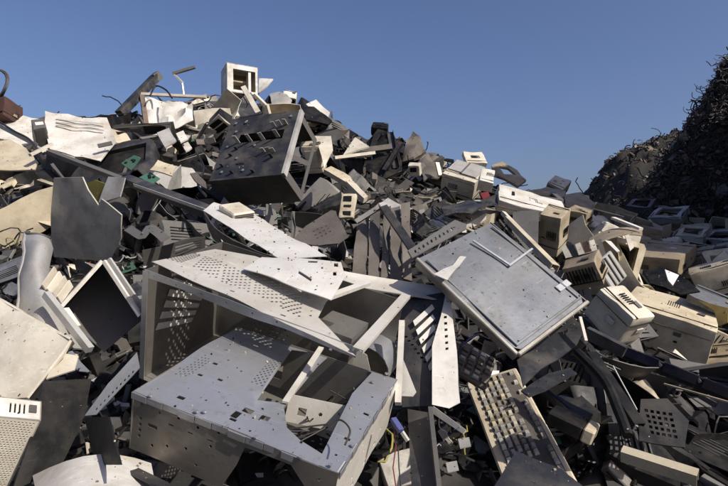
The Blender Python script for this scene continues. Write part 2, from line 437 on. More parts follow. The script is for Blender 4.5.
def hill_h(x, y):
    xs = x - max(0, y - 8.5) * .62
    s = np.interp(xs, [k[0] for k in HILL], [k[1] for k in HILL])
    foot = 6.1 + .25 * math.sin(x * 2.1)
    f = smooth(foot, foot + 2.6, y) * (1 - smooth(11, 17, y)) * smooth(3.0, 4.2, xs)
    g = smooth(.4, 2.0, x - .75 * y) * smooth(1.3, 2.3, y) * (1 - smooth(7, 9, y))  # unseen off-frame spur, added so its shadow falls on the valley
    z = max(s * f, 5.2 * g)
    return z + (lump(x, y, 9, 1.5, .22) + lump(x, y, 4, 4, .09)) * min(1, z) - .08
cx = np.linspace(2.8, 18, 200); cy = np.linspace(.8, 17, 200)
grid_mesh('cable_hill', 'hill_dark', cx, cy, np.array([[hill_h(x, y) for x in cx] for y in cy]))
# ------------------------------------------------------------------ hero things of the foreground
def screws(t_, M, pos, r=.0035, nm='screw', m_='steel'):
    mb_ = MB(); screw(mb_, None, 0, 0, r); me = mb_.mesh(nm, m_)
    for x_, y_ in pos:
        o_ = bpy.data.objects.new(nm, me); COL.objects.link(o_); o_.parent = t_; o_.matrix_local = M @ Matrix.Translation((x_, y_, 0))
def screw(mb, M, x, y, r=.0035):
    mb.add([(x + r * math.cos(a), y + r * math.sin(a), z) for z in (.0002, .0022) for a in [i * math.pi / 4 for i in range(8)]],
           [tuple(range(8, 16))] + [(i, (i + 1) % 8, 8 + (i + 1) % 8, 8 + i) for i in range(8)], False, M)

# --- chassis with drive-bay cut-outs (bottom centre)
F = fit({(0, 0, 1): (126, 388, .95), (0, 1, 1): (240, 337, 1.25), (1, 1, 1): (393, 372, 1.05), (1, 0, 1): (342, 479, .72), (0, 0, 0): (133, 443, .95)}, (.33, .30, .12), .06)
t = thing('computer_chassis', 'grey steel computer chassis with rectangular drive bay openings in its top and tilted corner', 'chassis', F.M)
fp = lambda face, L: [face_px(F, face, *p) for p in L]
W, D = face_size(F, 'top')
holes = [fp('top', [(257, 399), (292, 348), (318, 352), (313, 365), (283, 402)]), fp('top', [(284, 406), (318, 366), (330, 354), (372, 372), (352, 395), (322, 454), (300, 441), (287, 428)])]
bl = [face_px(F, 'top', *p) for p in ((181, 397), (236, 414), (248, 410), (233, 419), (265, 417))]
for (x, y), (a, b) in zip(bl, ((.007, .004), (.006, .009), (.009, .006), (.006, .003), (.008, .006))): holes.append(rect(x - a, y - b, x + a, y + b))
def dotpx(face, quad, nu, nv, r):
    q = [Vector(face_px(F, face, *p)) for p in quad]; o = []
    for j in range(nv):
        for i in range(nu - (j % 2)):
            u = (i + .5 * (j % 2)) / (nu - 1); v = j / (nv - 1)
            p = q[0] * (1 - u) * (1 - v) + q[1] * u * (1 - v) + q[2] * u * v + q[3] * (1 - u) * v
            o.append(ngon(p.x, p.y, r, 6))
    return o
holes += dotpx('top', [(252, 382), (272, 360), (281, 362), (262, 385)], 9, 5, .0021)
holes += dotpx('top', [(176, 373), (205, 357), (210, 362), (184, 376)], 9, 4, .0019)
for p in ((215, 365), (228, 362), (241, 372), (220, 380), (206, 400), (228, 405), (347, 440), (336, 455), (360, 430), (366, 415), (372, 398), (250, 430), (200, 375)):
    x, y = face_px(F, 'top', *p); q_ = len(holes) % 3; holes.append(rect(x - .005, y - .003, x + .005, y + .003) if q_ == 0 else ngon(x, y, .0024))
tp = part('top_plate', fplate(F, 'top', holes, .0014, dent=.007, res=.025), 'steel', t)
sp = []
for p in ((150, 398), (196, 414), (255, 440), (300, 460), (330, 468), (372, 384), (352, 448), (386, 376), (204, 414), (228, 352), (330, 352), (268, 342)):
    sp.append(face_px(F, 'top', *p))
LITS.append(HERO[-1]); screws(tp, face_M(F, 'top', .004), sp)
w, h = face_size(F, 'front')
fh = [rect(w * .55, h * .1, w * .86, h * .88), rect(w * .09, h * .50, w * .14, h * .56), ngon(w * .3, h * .4, .003), ngon(w * .2, h * .3, .003), ngon(w * .42, h * .6, .003)]
fh = [[(w * .5, h * .06), (w * .84, h * .1), (w * .87, h * .62), (w * .80, h * .86), (w * .58, h * .80), (w * .55, h * .45)], rect(w * .09, h * .50, w * .14, h * .56)] + [ngon(w * u, h * v, .0028) for u, v in ((.3, .4), (.2, .3), (.42, .6), (.05, .85), (.15, .82), (.25, .86), (.35, .83), (.45, .87), (.93, .8), (.95, .4), (.92, .2), (.36, .2), (.12, .2))] + [rect(w * u, h * .68, w * u + .010, h * .70) for u in (.2, .3, .4)] + [rect(w * .04, h * (.25 + .1 * k), w * .055, h * (.25 + .1 * k) + .006) for k in range(4)]
part('front_panel', fplate(F, 'front', fh, .0012, dent=.008, res=.03), 'steel_matt', t)
mb = MB().plate([(w * .57, h * .12), (w * .66, h * .3), (w * .64, h * .62), (w * .58, h * .78)], [], .0012, face_M(F, 'front', -.02) @ Matrix.Rotation(.5, 4, 'Y'), .03); part('torn_flap', mb, 'steel_bright', t)
w, h = face_size(F, 'right')
fh = [ngon(w * u, h * v, .003) for u, v in ((.2, .8), (.4, .7), (.45, .5), (.7, .82), (.8, .3), (.3, .3), (.6, .55))] + [rect(w * .15, h * .86, w * .2, h * .9), rect(w * .5, h * .86, w * .55, h * .9)]
part('side_panel', fplate(F, 'right', fh + [rect(w * u, h * .1, w * u + .012, h * .16) for u in (.3, .5, .7)], .0014, dent=.008, res=.03), 'steel_pale', t)
part('side_panel', fplate(F, 'left', dots(.04, .03, .2, .10, 10, 5, .003), .0014), 'steel_matt', t)
part('back_panel', fplate(F, 'back', [rect(.05, .02, .12, .1)], .0014), 'steel_matt', t)
mb = MB(); d = F.d
for k in range(12): mb.box((d.x * (k + .5) / 12, -.0022 + .0012 * (k % 3), d.z - .005), (d.x / 12.6, .0016, .011))
for k in range(12): mb.box((d.x + .0022 - .001 * (k % 2), d.y * (k + .5) / 12, d.z - .005), (.0016, d.y / 12.6, .011))
part('rim', mb, 'steel', t)
# cage strap and bracket inside the bay
Mi = F.M.inverted()
def inframe(a, b, w_, h_, kind, fr=None):
    m_ = bar_mb(a, b, w_, h_, kind); Q = (fr or F).M.inverted(); m_.v = [Q @ v for v in m_.v]; return m_
def onface(face, px, py, off=0.):
    x, y = face_px(F, face, px, py); return F.M @ (face_M(F, face, off) @ Vector((x, y, 0)))
mb = MB(); a = onface('top', 321, 349, .003); b = onface('top', 285, 404, .003); c = onface('top', 268, 434, .003)
up = F.M.to_3x3() @ Vector((0, 0, 1))
mb2 = bar_mb(a, b, .011, .004, 'box', up); mb2.v = [Mi @ v for v in mb2.v]; part('bay_strap', mb2, 'steel_pale', t)
mb = MB().plate(rect(0, 0, .10, .05), [rect(.02, .015, .035, .03), ngon(.06, .025, .004)], .0014, Matrix.Translation(Vector((d.x * .58, d.y * .45, d.z - .055))) @ Matrix.Rotation(math.radians(78), 4, 'X') @ Matrix.Rotation(.35, 4, 'Y'), .05)
part('bay_bracket', mb, 'steel_pale', t)
mb = MB().plate(rect(0, 0, .20, .10), dots(.03, .02, .17, .08, 9, 4, .004, False), .0014, Matrix.Translation(Vector((d.x * .42, d.y * .35, d.z - .11))), .05)
part('cage_floor', mb, 'black_plastic', t)  # black stands for shade, so the bay openings look dark inside
mb = MB()
for i in range(7):
    x0, y0 = d.x * random.uniform(.45, .9), d.y * random.uniform(.3, .85); pts = []
    for k in range(9): pts.append((x0 + random.uniform(-.05, .05), y0 + random.uniform(-.05, .05), d.z - .05 + random.uniform(-.035, .03)))
    mb.tube(pts, .0015, 5)
part('loose_wire', mb, 'cable_black', t)
CH_A = F

# --- chassis with perforated lid and open front
F = fit({(0, 0, 1): (152, 262, 1.15), (0, 1, 1): (215, 249, 1.42), (1, 1, 1): (408, 292, 1.25), (1, 0, 1): (354, 354, .98), (0, 0, 0): (140, 380, 1.15)}, (.44, .36, .22))
CH_B = F; d = F.d
t = thing('open_computer_case', 'open steel computer case with groups of dotted vents along its lid', 'chassis', F.M)
fp = lambda face, L: [face_px(F, face, *p) for p in L]
lid = fp('top', [(152, 262), (215, 249), (255, 256), (340, 285), (326, 302), (318, 318), (356, 355)])
vh = []
for q, nu, nv in (([(194, 267), (205, 258), (221, 263), (216, 277)], 5, 6), ([(222, 281), (226, 266), (251, 273), (248, 292)], 6, 6), ([(254, 294), (257, 276), (280, 284), (281, 306)], 6, 6), ([(283, 308), (284, 288), (302, 297), (299, 316)], 5, 6), ([(168, 259), (192, 252), (200, 256), (180, 263)], 9, 5)):
    vh += dotpx('top', q, nu + 1, nv + 1, .0034)
for p in ((232, 292), (283, 315)): x, y = face_px(F, 'top', *p); vh.append(rect(x - .006, y - .002, x + .006, y + .002))
part('lid', MB().plate(lid, vh, .0014, face_M(F, 'top'), .03, lambda x, y: .005 * noise.noise(Vector((x * 7, y * 7, 4)))), 'steel_pale', t)
w, h = face_size(F, 'left')
part('end_wall', fplate(F, 'left', [ngon(.03, h - .02, .003), ngon(.04, h - .04, .003), ngon(.03, h - .03, .003)], .0014, dent=.003), 'steel_matt', t)
L0, L1, R0, R1 = Vector((173, 277)), Vector((153, 334)), Vector((205, 289)), Vector((189, 324))
for k in range(5):
    a, b = k / 5, k / 5 + .125
    q = [L0.lerp(L1, a), R0.lerp(R1, a), R0.lerp(R1, b), L0.lerp(L1, b)]
    part('painted_light_stripe', MB().plate([face_px(F, 'left', *p) for p in q], [], .0012, face_M(F, 'left', -.003), .05), 'steel_bright', t)  # pale strips painted in place of sunlight stripes on the inner wall
part('back_panel', fplate(F, 'back', [ngon(.1, .1, .004), ngon(.3, .15, .004)] + dots(.12, .05, .22, .09, 8, 4, .003), .0014, dent=.008, res=.03), 'steel_matt', t)
part('floor_panel', fplate(F, 'bottom', [rect(.1, .1, .16, .13)], .0014), 'steel_matt', t)
mb = MB().plate([(0, -.016), (d.x * .2, -.014), (d.x * .45, -.02), (d.x * .7, -.016), (d.x, -.022), (d.x, .001), (0, .001)], [ngon(d.x * u, -.008, .0022) for u in (.05, .17, .3, .42, .55, .66, .78, .9)], .0013, Matrix.Translation((0, -.001, d.z)) @ Matrix.Rotation(math.radians(90), 4, 'X'), .03, lambda x, y: .004 * noise.noise(Vector((x * 12, y * 9, 2)))); part('front_lip', mb, 'steel', t)
mb = MB(); mb.box((.004, -.002, d.z * .5), (.014, .0016, d.z * .98)); part('corner_flange', mb, 'steel', t)
def strut(p0, p1, w_, nm='strut', m_='steel_pale', lift=.006):
    a = onface('top', *p0, lift); b = onface('top', *p1, lift + .004); u_ = F.M.to_3x3() @ Vector((0, 0, 1))
    m2 = bar_mb(a, b, w_, .006, 'C', u_); Q = F.M.inverted(); m2.v = [Q @ v for v in m2.v]; return part(nm, m2, m_, t)
strut((368, 284), (328, 300), .016); strut((406, 297), (357, 354), .020)
mb = MB().plate([(0, 0), (.16, 0), (.16, .05), (.12, .09), (0, .085)], [rect(.03, .03, .05, .05), rect(.06, .03, .08, .05)], .0014, Matrix.Translation(Vector((d.x * .66, d.y * .55, d.z - .15))) @ Matrix.Rotation(math.radians(80), 4, 'X') @ Matrix.Rotation(-.3, 4, 'Z'), .04); part('inner_bracket', mb, 'steel_pale', t)
mb = MB().box((d.x * .80, d.y * .62, d.z - .09), (.09, .09, .07)); mb.box((d.x * .72, d.y * .55, d.z - .07), (.05, .02, .03)); part('power_unit', mb, 'steel_matt', t)
mb = MB(); prof = [(.055 * math.cos(a), .045 * math.sin(a)) for a in np.linspace(0, math.pi, 9)]
mb.loft([[Vector((d.x * .93 + x, d.y * .72 + yy, d.z * .42 + z * 1.2)) for x, z in prof] for yy in (0, .04, .09)], .002); part('fan_duct', mb, 'steel', t)
# --- rear chassis wall with pale strips painted as stripes of light, standing behind the case's right end
t = thing('slotted_rear_wall', 'dark rear wall of a computer case with slanted painted light stripes and a pale rail on top', 'chassis', Matrix.Translation(P(428, 400, 1.15)))
sheet('wall_plate', 'slate', [(398, 300, 1.26), (447, 292, 1.24), (452, 404, 1.06), (402, 407, 1.08)], None, None, .002, [[(404 + 3.2 * k, 336 + 4.2 * k), (407 + 3.2 * k, 335.6 + 4.2 * k), (407.6 + 3.2 * k, 337.4 + 4.2 * k), (404.6 + 3.2 * k, 338 + 4.2 * k)] for k in range(9)], .002, .04, parent=t)
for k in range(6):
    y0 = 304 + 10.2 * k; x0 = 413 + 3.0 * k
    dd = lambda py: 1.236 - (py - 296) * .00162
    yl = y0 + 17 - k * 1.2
    sheet('painted_light_stripe', 'white', [(x0, yl, dd(yl)), (432 + .6 * k, y0, dd(y0)), (434.5 + .7 * k, y0 + 4.6, dd(y0 + 4.6)), (x0 + 2, yl + 5, dd(yl + 5))], None, None, .002, [], .0, .05, parent=t)  # stripes of light put onto the wall as pale strips
rows = [[P(336 + 111 * u + 1 * v, 270 + 18 * u ** .9 + v * 14, 1.30 - .02 * u - .05 * v + .012 * math.sin(3 * v)) for v in (0, .33, .66, 1.)] for u in np.linspace(0, 1, 9)]
Q = parent_mat(t).inverted(); mb = MB().loft(rows, .003); mb.v = [Q @ v for v in mb.v]; part('top_rail', mb, 'steel_pale', t)
sheet('side_flange', 'white', [(446, 292, 1.235), (449, 289, 1.24), (457, 352, 1.11), (460, 401, 1.03), (449, 408, 1.03), (432, 404, 1.04), (432, 345, 1.13), (441, 318, 1.18)], None, None, .002, [[(444 + .3 * k, 318 + 6 * k), (447 + .3 * k, 317.6 + 6 * k), (447 + .3 * k, 320 + 6 * k), (444 + .3 * k, 320.4 + 6 * k)] for k in range(6)], .004, .03, parent=t)
bar('post', 'steel_pale', (402, 322, 1.13), (398, 404, 1.0), .012, .014, None, None, parent=t)
sheet('inner_flap', 'white', [(402, 357, 1.09), (416, 392, 1.03), (413, 397, 1.03), (400, 396, 1.04)], None, None, .002, [], .002, .03, parent=t)
# --- pale lid plate bridging the open case
sheet('lugged_plate', 'steel_bright', [(243, 268, 1.16), (262, 258, 1.26), (341, 263, 1.22), (345, 276, 1.14), (331, 302, 1.03), (300, 288, 1.06)], 'pale metal plate with round punched lugs lying across the open computer case', 'metal plate', .002,
      [[(308, 256 + 8), (318, 264), (317, 266), (308, 266)]] + [[(299, 274), (312, 281), (311, 283), (298, 276)], [(334, 266), (338, 266), (338, 270), (334, 270)], [(333, 258 + 16), (337, 274), (337, 277), (333, 277)], [(321, 270), (323, 270), (323, 272), (321, 272)]], .003, .025)
# --- long pale chassis rail panel behind it, with the two small drive housings on it
t = thing('chassis_side_rail', 'long pale steel chassis side with pressed flange running up behind the open case', 'chassis', Matrix.Translation(P(260, 235, 1.6)))
hl = []
for i in range(26):
    u = random.random(); v = random.random(); a = 240 + 75 * u + 6 * v; b = 218 + 33 * u - 10 * v + 6; s = random.uniform(.6, 1.3)
    hl.append([(a - s, b - s * .6), (a + s, b - s * .4), (a + s, b + s * .6), (a - s, b + s * .4)])
sheet('upper_face', 'steel_bright', [(203, 210, 1.72), (214, 203, 1.85), (254, 214, 1.78), (327, 256, 1.36), (280, 258, 1.32)], None, None, .002, hl[:14], .003, .03, parent=t)
sheet('flange_face', 'steel_matt', [(203, 211, 1.72), (280, 259, 1.322), (280, 266, 1.40), (244, 262, 1.55), (212, 238, 1.74)], None, None, .002, [[(225, 236), (229, 238), (229, 241), (225, 240)], [(240, 246), (243, 247), (243, 250), (240, 249)]], .003, .03, parent=t)
def drive(name, label, cat, pts, dims, m1='cream', m2='steel_pale', group=None):
    F_ = fit(pts, dims); t_ = thing(name, label, cat, F_.M, group); dd = F_.d
    part('body', MB().rbox((dd.x, dd.y, dd.z), .004, 1, None, None, tuple(dd / 2)), m1, t_)
    mb_ = MB()
    for k in range(3): mb_.box((dd.x * .5, -.0015, dd.z * (.25 + .25 * k)), (dd.x * .86, .003, dd.z * .07))
    part('slot', mb_, 'black_plastic', t_); 
    mb_ = MB(); mb_.box((dd.x * .8, -.003, dd.z * .14), (dd.x * .1, .006, dd.z * .1)); part('button', mb_, 'light_grey', t_); return F_
drive('disk_drive', 'cream disk drive with stacked grooves sitting high on the pale chassis side', 'drive', {(0, 0, 1): (233, 213, 1.6), (1, 0, 1): (255, 213, 1.55), (0, 1, 1): (218, 206, 1.75), (1, 1, 1): (240, 200, 1.75), (0, 0, 0): (234, 222, 1.6)}, (.078, .11, .027))
drive('disk_drive', 'small cream disk drive with its lid bent, next to the stacked groove drive', 'drive', {(0, 0, 1): (253, 231, 1.45), (1, 0, 1): (272, 229, 1.42), (0, 1, 1): (247, 225, 1.55), (1, 1, 1): (262, 223, 1.55), (0, 0, 0): (254, 236, 1.45)}, (.058, .072, .015))

# --- dark chassis with standing tabs, upper middle
F = fit({(0, 0, 1): (212, 180, 2.75), (1, 0, 1): (279, 172, 2.7), (0, 1, 1): (229, 118, 3.0), (1, 1, 1): (302, 111, 2.95), (1, 0, 0): (303, 203, 2.85)}, (.38, .42, .19))
d = F.d; t = thing('dark_chassis', 'upturned dark slate computer chassis studded with small metal tabs', 'chassis', F.M)
hs = [rect(d.x * .22, d.y * .55, d.x * .86, d.y * .70), rect(d.x * .30, d.y * .2, d.x * .42, d.y * .225), rect(d.x * .45, d.y * .28, d.x * .56, d.y * .305)]
tp = part('face_plate', fplate(F, 'top', hs, .002, dent=.006, res=.06), 'slate', t)
w, h = face_size(F, 'right')
part('side_frame', fplate(F, 'right', [[(w * .12, h * .12), (w * .5, h * .12), (w * .3, h * .8), (w * .12, h * .8)], [(w * .58, h * .12), (w * .9, h * .12), (w * .9, h * .8), (w * .38, h * .8)]], .003), 'grey_plastic', t)
part('front_panel', fplate(F, 'front', [], .002), 'slate', t); part('side_panel', fplate(F, 'left', [], .002), 'slate', t); part('back_panel', fplate(F, 'back', [], .002), 'slate', t)
mb = MB(); mb.box((d.x + .004, d.y / 2, d.z - .012), (.014, d.y, .030)); part('edge_rail', mb, 'light_grey', t)
mb = MB(); mb.box((d.x * .5, -.004, d.z - .01), (d.x, .008, .026)); part('edge_rail', mb, 'slate', t)
mb = MB(); mb.plate(rect(d.x * .1, d.y * .4, d.x * .9, d.y * .8), [], .002, Matrix.Translation(Vector((0, 0, d.z - .08))), .1); part('inner_plate', mb, 'slate', t)
for i in range(16):
    u, v, hh = ((.24, .56, .05), (.42, .56, .05), (.60, .56, .05), (.80, .58, .05), (.70, .76, .035), (.78, .77, .035), (.86, .78, .035), (.66, .36, .03), (.73, .36, .03), (.80, .34, .03), (.80, .26, .03), (.25, .45, .02), (.2, .35, .02), (.3, .08, .02), (.6, .06, .02), (.12, .2, .02))[i]
    mb = MB().box((d.x * u, d.y * v, d.z + hh / 2), (.018, .003, hh), None, Matrix.Rotation(random.uniform(-.3, .3), 3, 'Z'))
    part('tab', mb, 'light_grey' if i < 10 else 'slate', tp)
screws(tp, face_M(F, 'top', .004), [(d.x * u, d.y * v) for u, v in ((.1, .9), (.15, .75), (.25, .9), (.1, .5), (.3, .3), (.5, .48), (.15, .1), (.45, .1), (.9, .9))], .007, 'stud')

# --- torn grey panel
sheet('torn_plastic_sheet', 'mid_grey', [(53, 178, 1.62), (82, 177, 1.56), (87, 190, 1.555), (98, 206, 1.54), (100, 199, 1.53), (107, 203, 1.52), (121, 215, 1.49), (121, 238, 1.52), (109, 262, 1.6), (54, 257, 1.72)],
      'flat dark grey plastic panel with a ragged torn upper edge', 'panel', .004, [], .003, .03)
sheet('torn_plastic_scrap', 'olive', [(83, 184, 1.72), (96, 180, 1.70), (107, 184, 1.68), (104, 206, 1.70), (96, 210, 1.72)], 'olive yellow plastic scrap showing through the tear in the grey panel', 'panel', .003, [], .002)
sheet('torn_plastic_scrap', 'light_grey', [(107, 176, 1.66), (126, 178, 1.62), (118, 196, 1.60), (108, 200, 1.63), (100, 203, 1.66)], 'light grey torn plastic flap above the torn dark grey panel', 'panel', .003, [], .004)
# --- open box with bright rim, left
t = thing('open_drawer_frame', 'open black tray with a bright metal rim standing on its corner', 'tray', Matrix.Translation(P(100, 300, 1.2)))
sheet('tray_floor', 'grey_plastic', [(103, 264, 1.30), (142, 320, 1.28), (104, 352, 1.22), (60, 312, 1.24)], None, None, .003, [], .004, .04, parent=t)
bar('rim', 'white', (102, 261, 1.16), (58, 310, 1.10), .007, .008, None, None, parent=t)
bar('rim', 'white', (104, 261, 1.16), (140, 316, 1.14), .007, .008, None, None, parent=t)
bar('rim', 'light_grey', (109, 259, 1.22), (146, 314, 1.20), .007, .010, None, None, parent=t)
sheet('tray_wall', 'slate', [(102, 262, 1.16), (103, 265, 1.30), (60, 312, 1.24), (58, 311, 1.10)], None, None, .003, [], .0, .05, parent=t)
sheet('tray_wall', 'slate', [(104, 262, 1.16), (141, 318, 1.14), (142, 320, 1.28), (103, 265, 1.30)], None, None, .003, [], .0, .05, parent=t)
bar('corner_block', 'cream', (64, 310, 1.07), (76, 328, 1.05), .016, .012, None, None, parent=t)
# --- monitor back shell, funnel shaped
rows = []
for (lx, ly, rx, ry, d0, bul) in ((25, 231, 48, 237, 1.22, .030), (24, 240, 51, 250, 1.17, .040), (24, 262, 51, 270, 1.12, .040), (22, 285, 54, 290, 1.08, .045), (18, 308, 66, 316, 1.05, .05), (10, 328, 80, 338, 1.02, .05), (2, 342, 92, 352, 1.0, .05)):
    r = []
    for k in range(17):
        u = k / 16; r.append(P(lx + (rx - lx) * u, ly + (ry - ly) * u - 2 * math.sin(math.pi * u), d0 + .05 - bul * math.sin(math.pi * u) ** .8))
    rows.append(r)
rr = []
for i in range(len(rows) - 1):
    for q in (0, .5): rr.append([a.lerp(b, q) for a, b in zip(rows[i], rows[i + 1])])
rows = rr + [rows[-1]]
t = thing('monitor_back_shell', 'pale grey funnel shaped monitor back shell, bent and leaning by the black tray', 'monitor shell', Matrix.Translation(P(45, 330, 1.05)))
Q = parent_mat(t).inverted(); mb = MB().loft(rows, .003).crumple(.014, 11, 3); mb.v = [Q @ v for v in mb.v]; part('shell', mb, 'light_grey', t)
mb = MB().tube([r[0] for r in rows], .004, 6).crumple(.014, 11, 3); mb.v = [Q @ v for v in mb.v]; part('edge_bead', mb, 'light_grey', t)
mb = MB().tube(rows[0], .004, 6).crumple(.014, 11, 3); mb.v = [Q @ v for v in mb.v]; part('edge_bead', mb, 'grey_plastic', t)
bar('edge_strip', 'light_grey', (46, 294, 1.03), (90, 350, .98), .012, .014, None, None, parent=t)
for k in range(4): bar('cooling_fin', 'cream', (44 + 5 * k, 288 + 4 * k, 1.09), (56 + 5 * k, 270 + 4.5 * k, 1.13), .003, .02, None, None, parent=t)
# --- beige panel + perforated beige housing bottom left
t = thing('beige_cover', 'bulky cream plastic cover leaning against the funnel shaped monitor shell', 'cover', Matrix.Translation(P(20, 395, .95)))
sheet('face', 'cream', [(-25, 288, 1.06), (0, 300, 1.02), (70, 340, .94), (62, 354, .93), (26, 397, .90), (-25, 402, .92)], None, None, .004, [], .004, .03, parent=t)
sheet('side_wall', 'cream', [(70, 340, .94), (62, 354, .93), (26, 397, .90), (32, 400, 1.0), (66, 357, 1.04), (74, 344, 1.05)], None, None, .004, [], .003, .03, parent=t)
sheet('top_wall', 'cream', [(-25, 287, 1.06), (70, 339, .94), (74, 343, 1.05), (-20, 288, 1.18)], None, None, .004, [], .003, .03, parent=t)
sheet('white_wedge', 'cream', [(59, 353, .955), (78, 355, .95), (75, 371, .93), (46, 379, .91)], 'small cream plastic wedge tucked under the bulky cream cover', 'plastic scrap', .003, [], .002, .02)
F = fit({(0, 0, 1): (-40, 414, .74), (1, 0, 1): (40, 419, .74), (1, 1, 1): (43, 402, .80), (1, 0, 0): (6, 492, .72), (0, 1, 1): (-36, 392, .82)}, (.13, .05, .12), .3)
d = F.d; t = thing('perforated_housing', 'cream plastic housing with a front of tiny round holes and a slotted top strip', 'housing', F.M)
part('front_grille', fplate(F, 'front', dots(.006, .006, d.x - .008, d.z - .008, int(d.x / .0056), int(d.z / .0046), .0016), .002), 'cream', t)
part('top_strip', fplate(F, 'top', [rect(d.x * u, d.y * .25, d.x * u + .0025, d.y * .75) for u in (.58, .64, .70, .76)], .002), 'white', t)
part('side_panel', fplate(F, 'right', [], .002), 'cream', t); part('back_panel', fplate(F, 'back', [], .002), 'tan', t)
mb = MB().box((d.x * .88, d.y * .5, d.z + .0015), (d.x * .1, d.y * .35, .003)); part('badge', mb, 'grey_plastic', t)
# dark plates behind it
sheet('black_side_panel', 'black_plastic', [(44, 381, .90), (91, 379, .98), (84, 416, .93), (60, 470, .86), (14, 490, .80)], 'black plastic side panel standing behind the perforated cream housing', 'panel', .003, [], .004, .03)
sheet('perforated_strip', 'steel_scuffed', [(85, 417, .93), (108, 384, .98), (137, 352, 1.04), (140, 368, 1.02), (96, 414, .93)], 'narrow grey metal strip with a row of perforations beside the steel chassis corner', 'metal strip', .002,
      [[(96 + 4 * k, 409 - 4.2 * k), (97.6 + 4 * k, 407.4 - 4.2 * k), (97.6 + 4 * k, 409.4 - 4.2 * k), (96 + 4 * k, 411 - 4.2 * k)] for k in range(10)], .002, .02)
rows = [[P(84 + 3 * k + 2 * j, 417 + 12 * k, .92 - .03 * k - .01 * j) for j in range(0, 14, 4)] for k in range(5)]
solo('curved_flap', MB().loft(rows, .003), 'black_plastic', 'curved black plastic flap hanging under the perforated metal strip', 'plastic scrap')
rows = []
for k in range(8):
    u = k / 7; r = []
    for j in range(5):
        v = j / 4; r.append(P(34 + u * 116 + v * 6, 492 - 33 * math.sin(math.pi * (.12 + .62 * u)) + v * 30 - 3, .83 - .14 * v + .03 * u - .06 * math.sin(math.pi * u) * (1 - v)))
    rows.append(r)
solo('white_curved_cover', MB().loft(rows, .003), 'white', 'chalky white rounded plastic cover lying below the steel chassis corner', 'cover')
rows = [[P(120 + 8 * k + 4 * j, 461 + 4 * k + 5 * j, .84 - .02 * k - .03 * j) for j in range(4)] for k in range(7)]
solo('slate_cover_end', MB().loft(rows, .003), 'slate', 'dark slate plastic end piece next to the chalky white rounded cover', 'plastic scrap')

# --- big scuffed flat cover, right of centre
F = fit({(0, 0, 1): (515, 354, 1.05), (1, 0, 1): (587, 296, 1.2), (0, 1, 1): (420, 254, 1.35), (1, 1, 1): (490, 226, 1.6), (0, 0, 0): (514, 364, 1.05)}, (.25, .36, .025), .15)
d = F.d; SV = F; t = thing('flat_metal_cover', 'large flat scuffed blue grey metal cover with a raised edge and hinge bracket', 'cover', F.M)
w, h = face_size(F, 'top'); c_ = .018
part('face_plate', fplate(F, 'top', [ngon(w * .9, h * .1, .003), ngon(w * .1, h * .06, .003)], .002, [(c_, 0), (w - c_, 0), (w, c_), (w, h), (0, h), (0, c_)], 0, 0, .006, .025), 'steel_scuffed', t)
part('raised_rib', MB().rbox((w * .92, .006, .003), .001, 1, None, None, (w / 2, .014, d.z + .003)), 'steel_scuffed', t); part('raised_rib', MB().rbox((.006, h * .9, .003), .001, 1, None, None, (.014, h / 2, d.z + .003)), 'steel_scuffed', t); part('raised_rib', MB().rbox((.006, h * .9, .003), .001, 1, None, None, (w - .014, h / 2, d.z + .003)), 'steel_scuffed', t)
for fc_ in ('front', 'left', 'right'): part('rim', fplate(F, fc_, [], .002, off=.0005), 'steel_matt', t)
mb = MB(); mb.rbox((d.x * 1.01, .010, .010), .002, 1, None, None, (d.x / 2, -.003, d.z - .002)); part('edge_rail', mb, 'steel_matt', t)
mb = MB(); mb.rbox((.010, d.y * 1.01, .010), .002, 1, None, None, (-.003, d.y / 2, d.z - .002)); part('edge_rail', mb, 'steel_matt', t)
def onf(px, py, off): x, y = face_px(F, 'top', px, py); return F.M @ (face_M(F, 'top', off) @ Vector((x, y, 0)))
un = F.M.to_3x3() @ Vector((0, 0, 1))
for a_, b_, w_, nm in (((472, 243), (508, 267), .005, 'hinge_rod'), ((508, 268), (531, 251), .005, 'hinge_rod')):
    m2 = bar_mb(onf(*a_, .008), onf(*b_, .008), w_, .004, 'box', un); m2.v = [F.M.inverted() @ v for v in m2.v]; part(nm, m2, 'steel', t)
x, y = face_px(F, 'top', 563, 286); mb = MB().rbox((.05, .018, .003), .001, 1, None, None, (x, y, d.z + .002)); part('latch_plate', mb, 'steel', t)
sheet('bent_strip', 'steel_pale', [(453, 264, 1.22), (485, 226, 1.45), (491, 228, 1.45), (462, 262, 1.24), (447, 281, 1.14), (433, 276, 1.16)], 'bent pale metal strip folded over the scuffed flat cover', 'metal strip', .002, [], .006, .02)
sheet('vented_strip', 'grey_plastic', [(408, 250, 1.45), (455, 220, 1.75), (467, 224, 1.74), (466, 229, 1.7), (412, 258, 1.42)], 'dark grey plastic strip with comb slots above the scuffed flat cover', 'plastic strip', .004,
      [[(414 + 4 * k, 250 - 2.4 * k), (415.6 + 4 * k, 249 - 2.4 * k), (417 + 4 * k, 251.6 - 2.4 * k), (415.4 + 4 * k, 252.6 - 2.4 * k)] for k in range(10)], .002, .03)

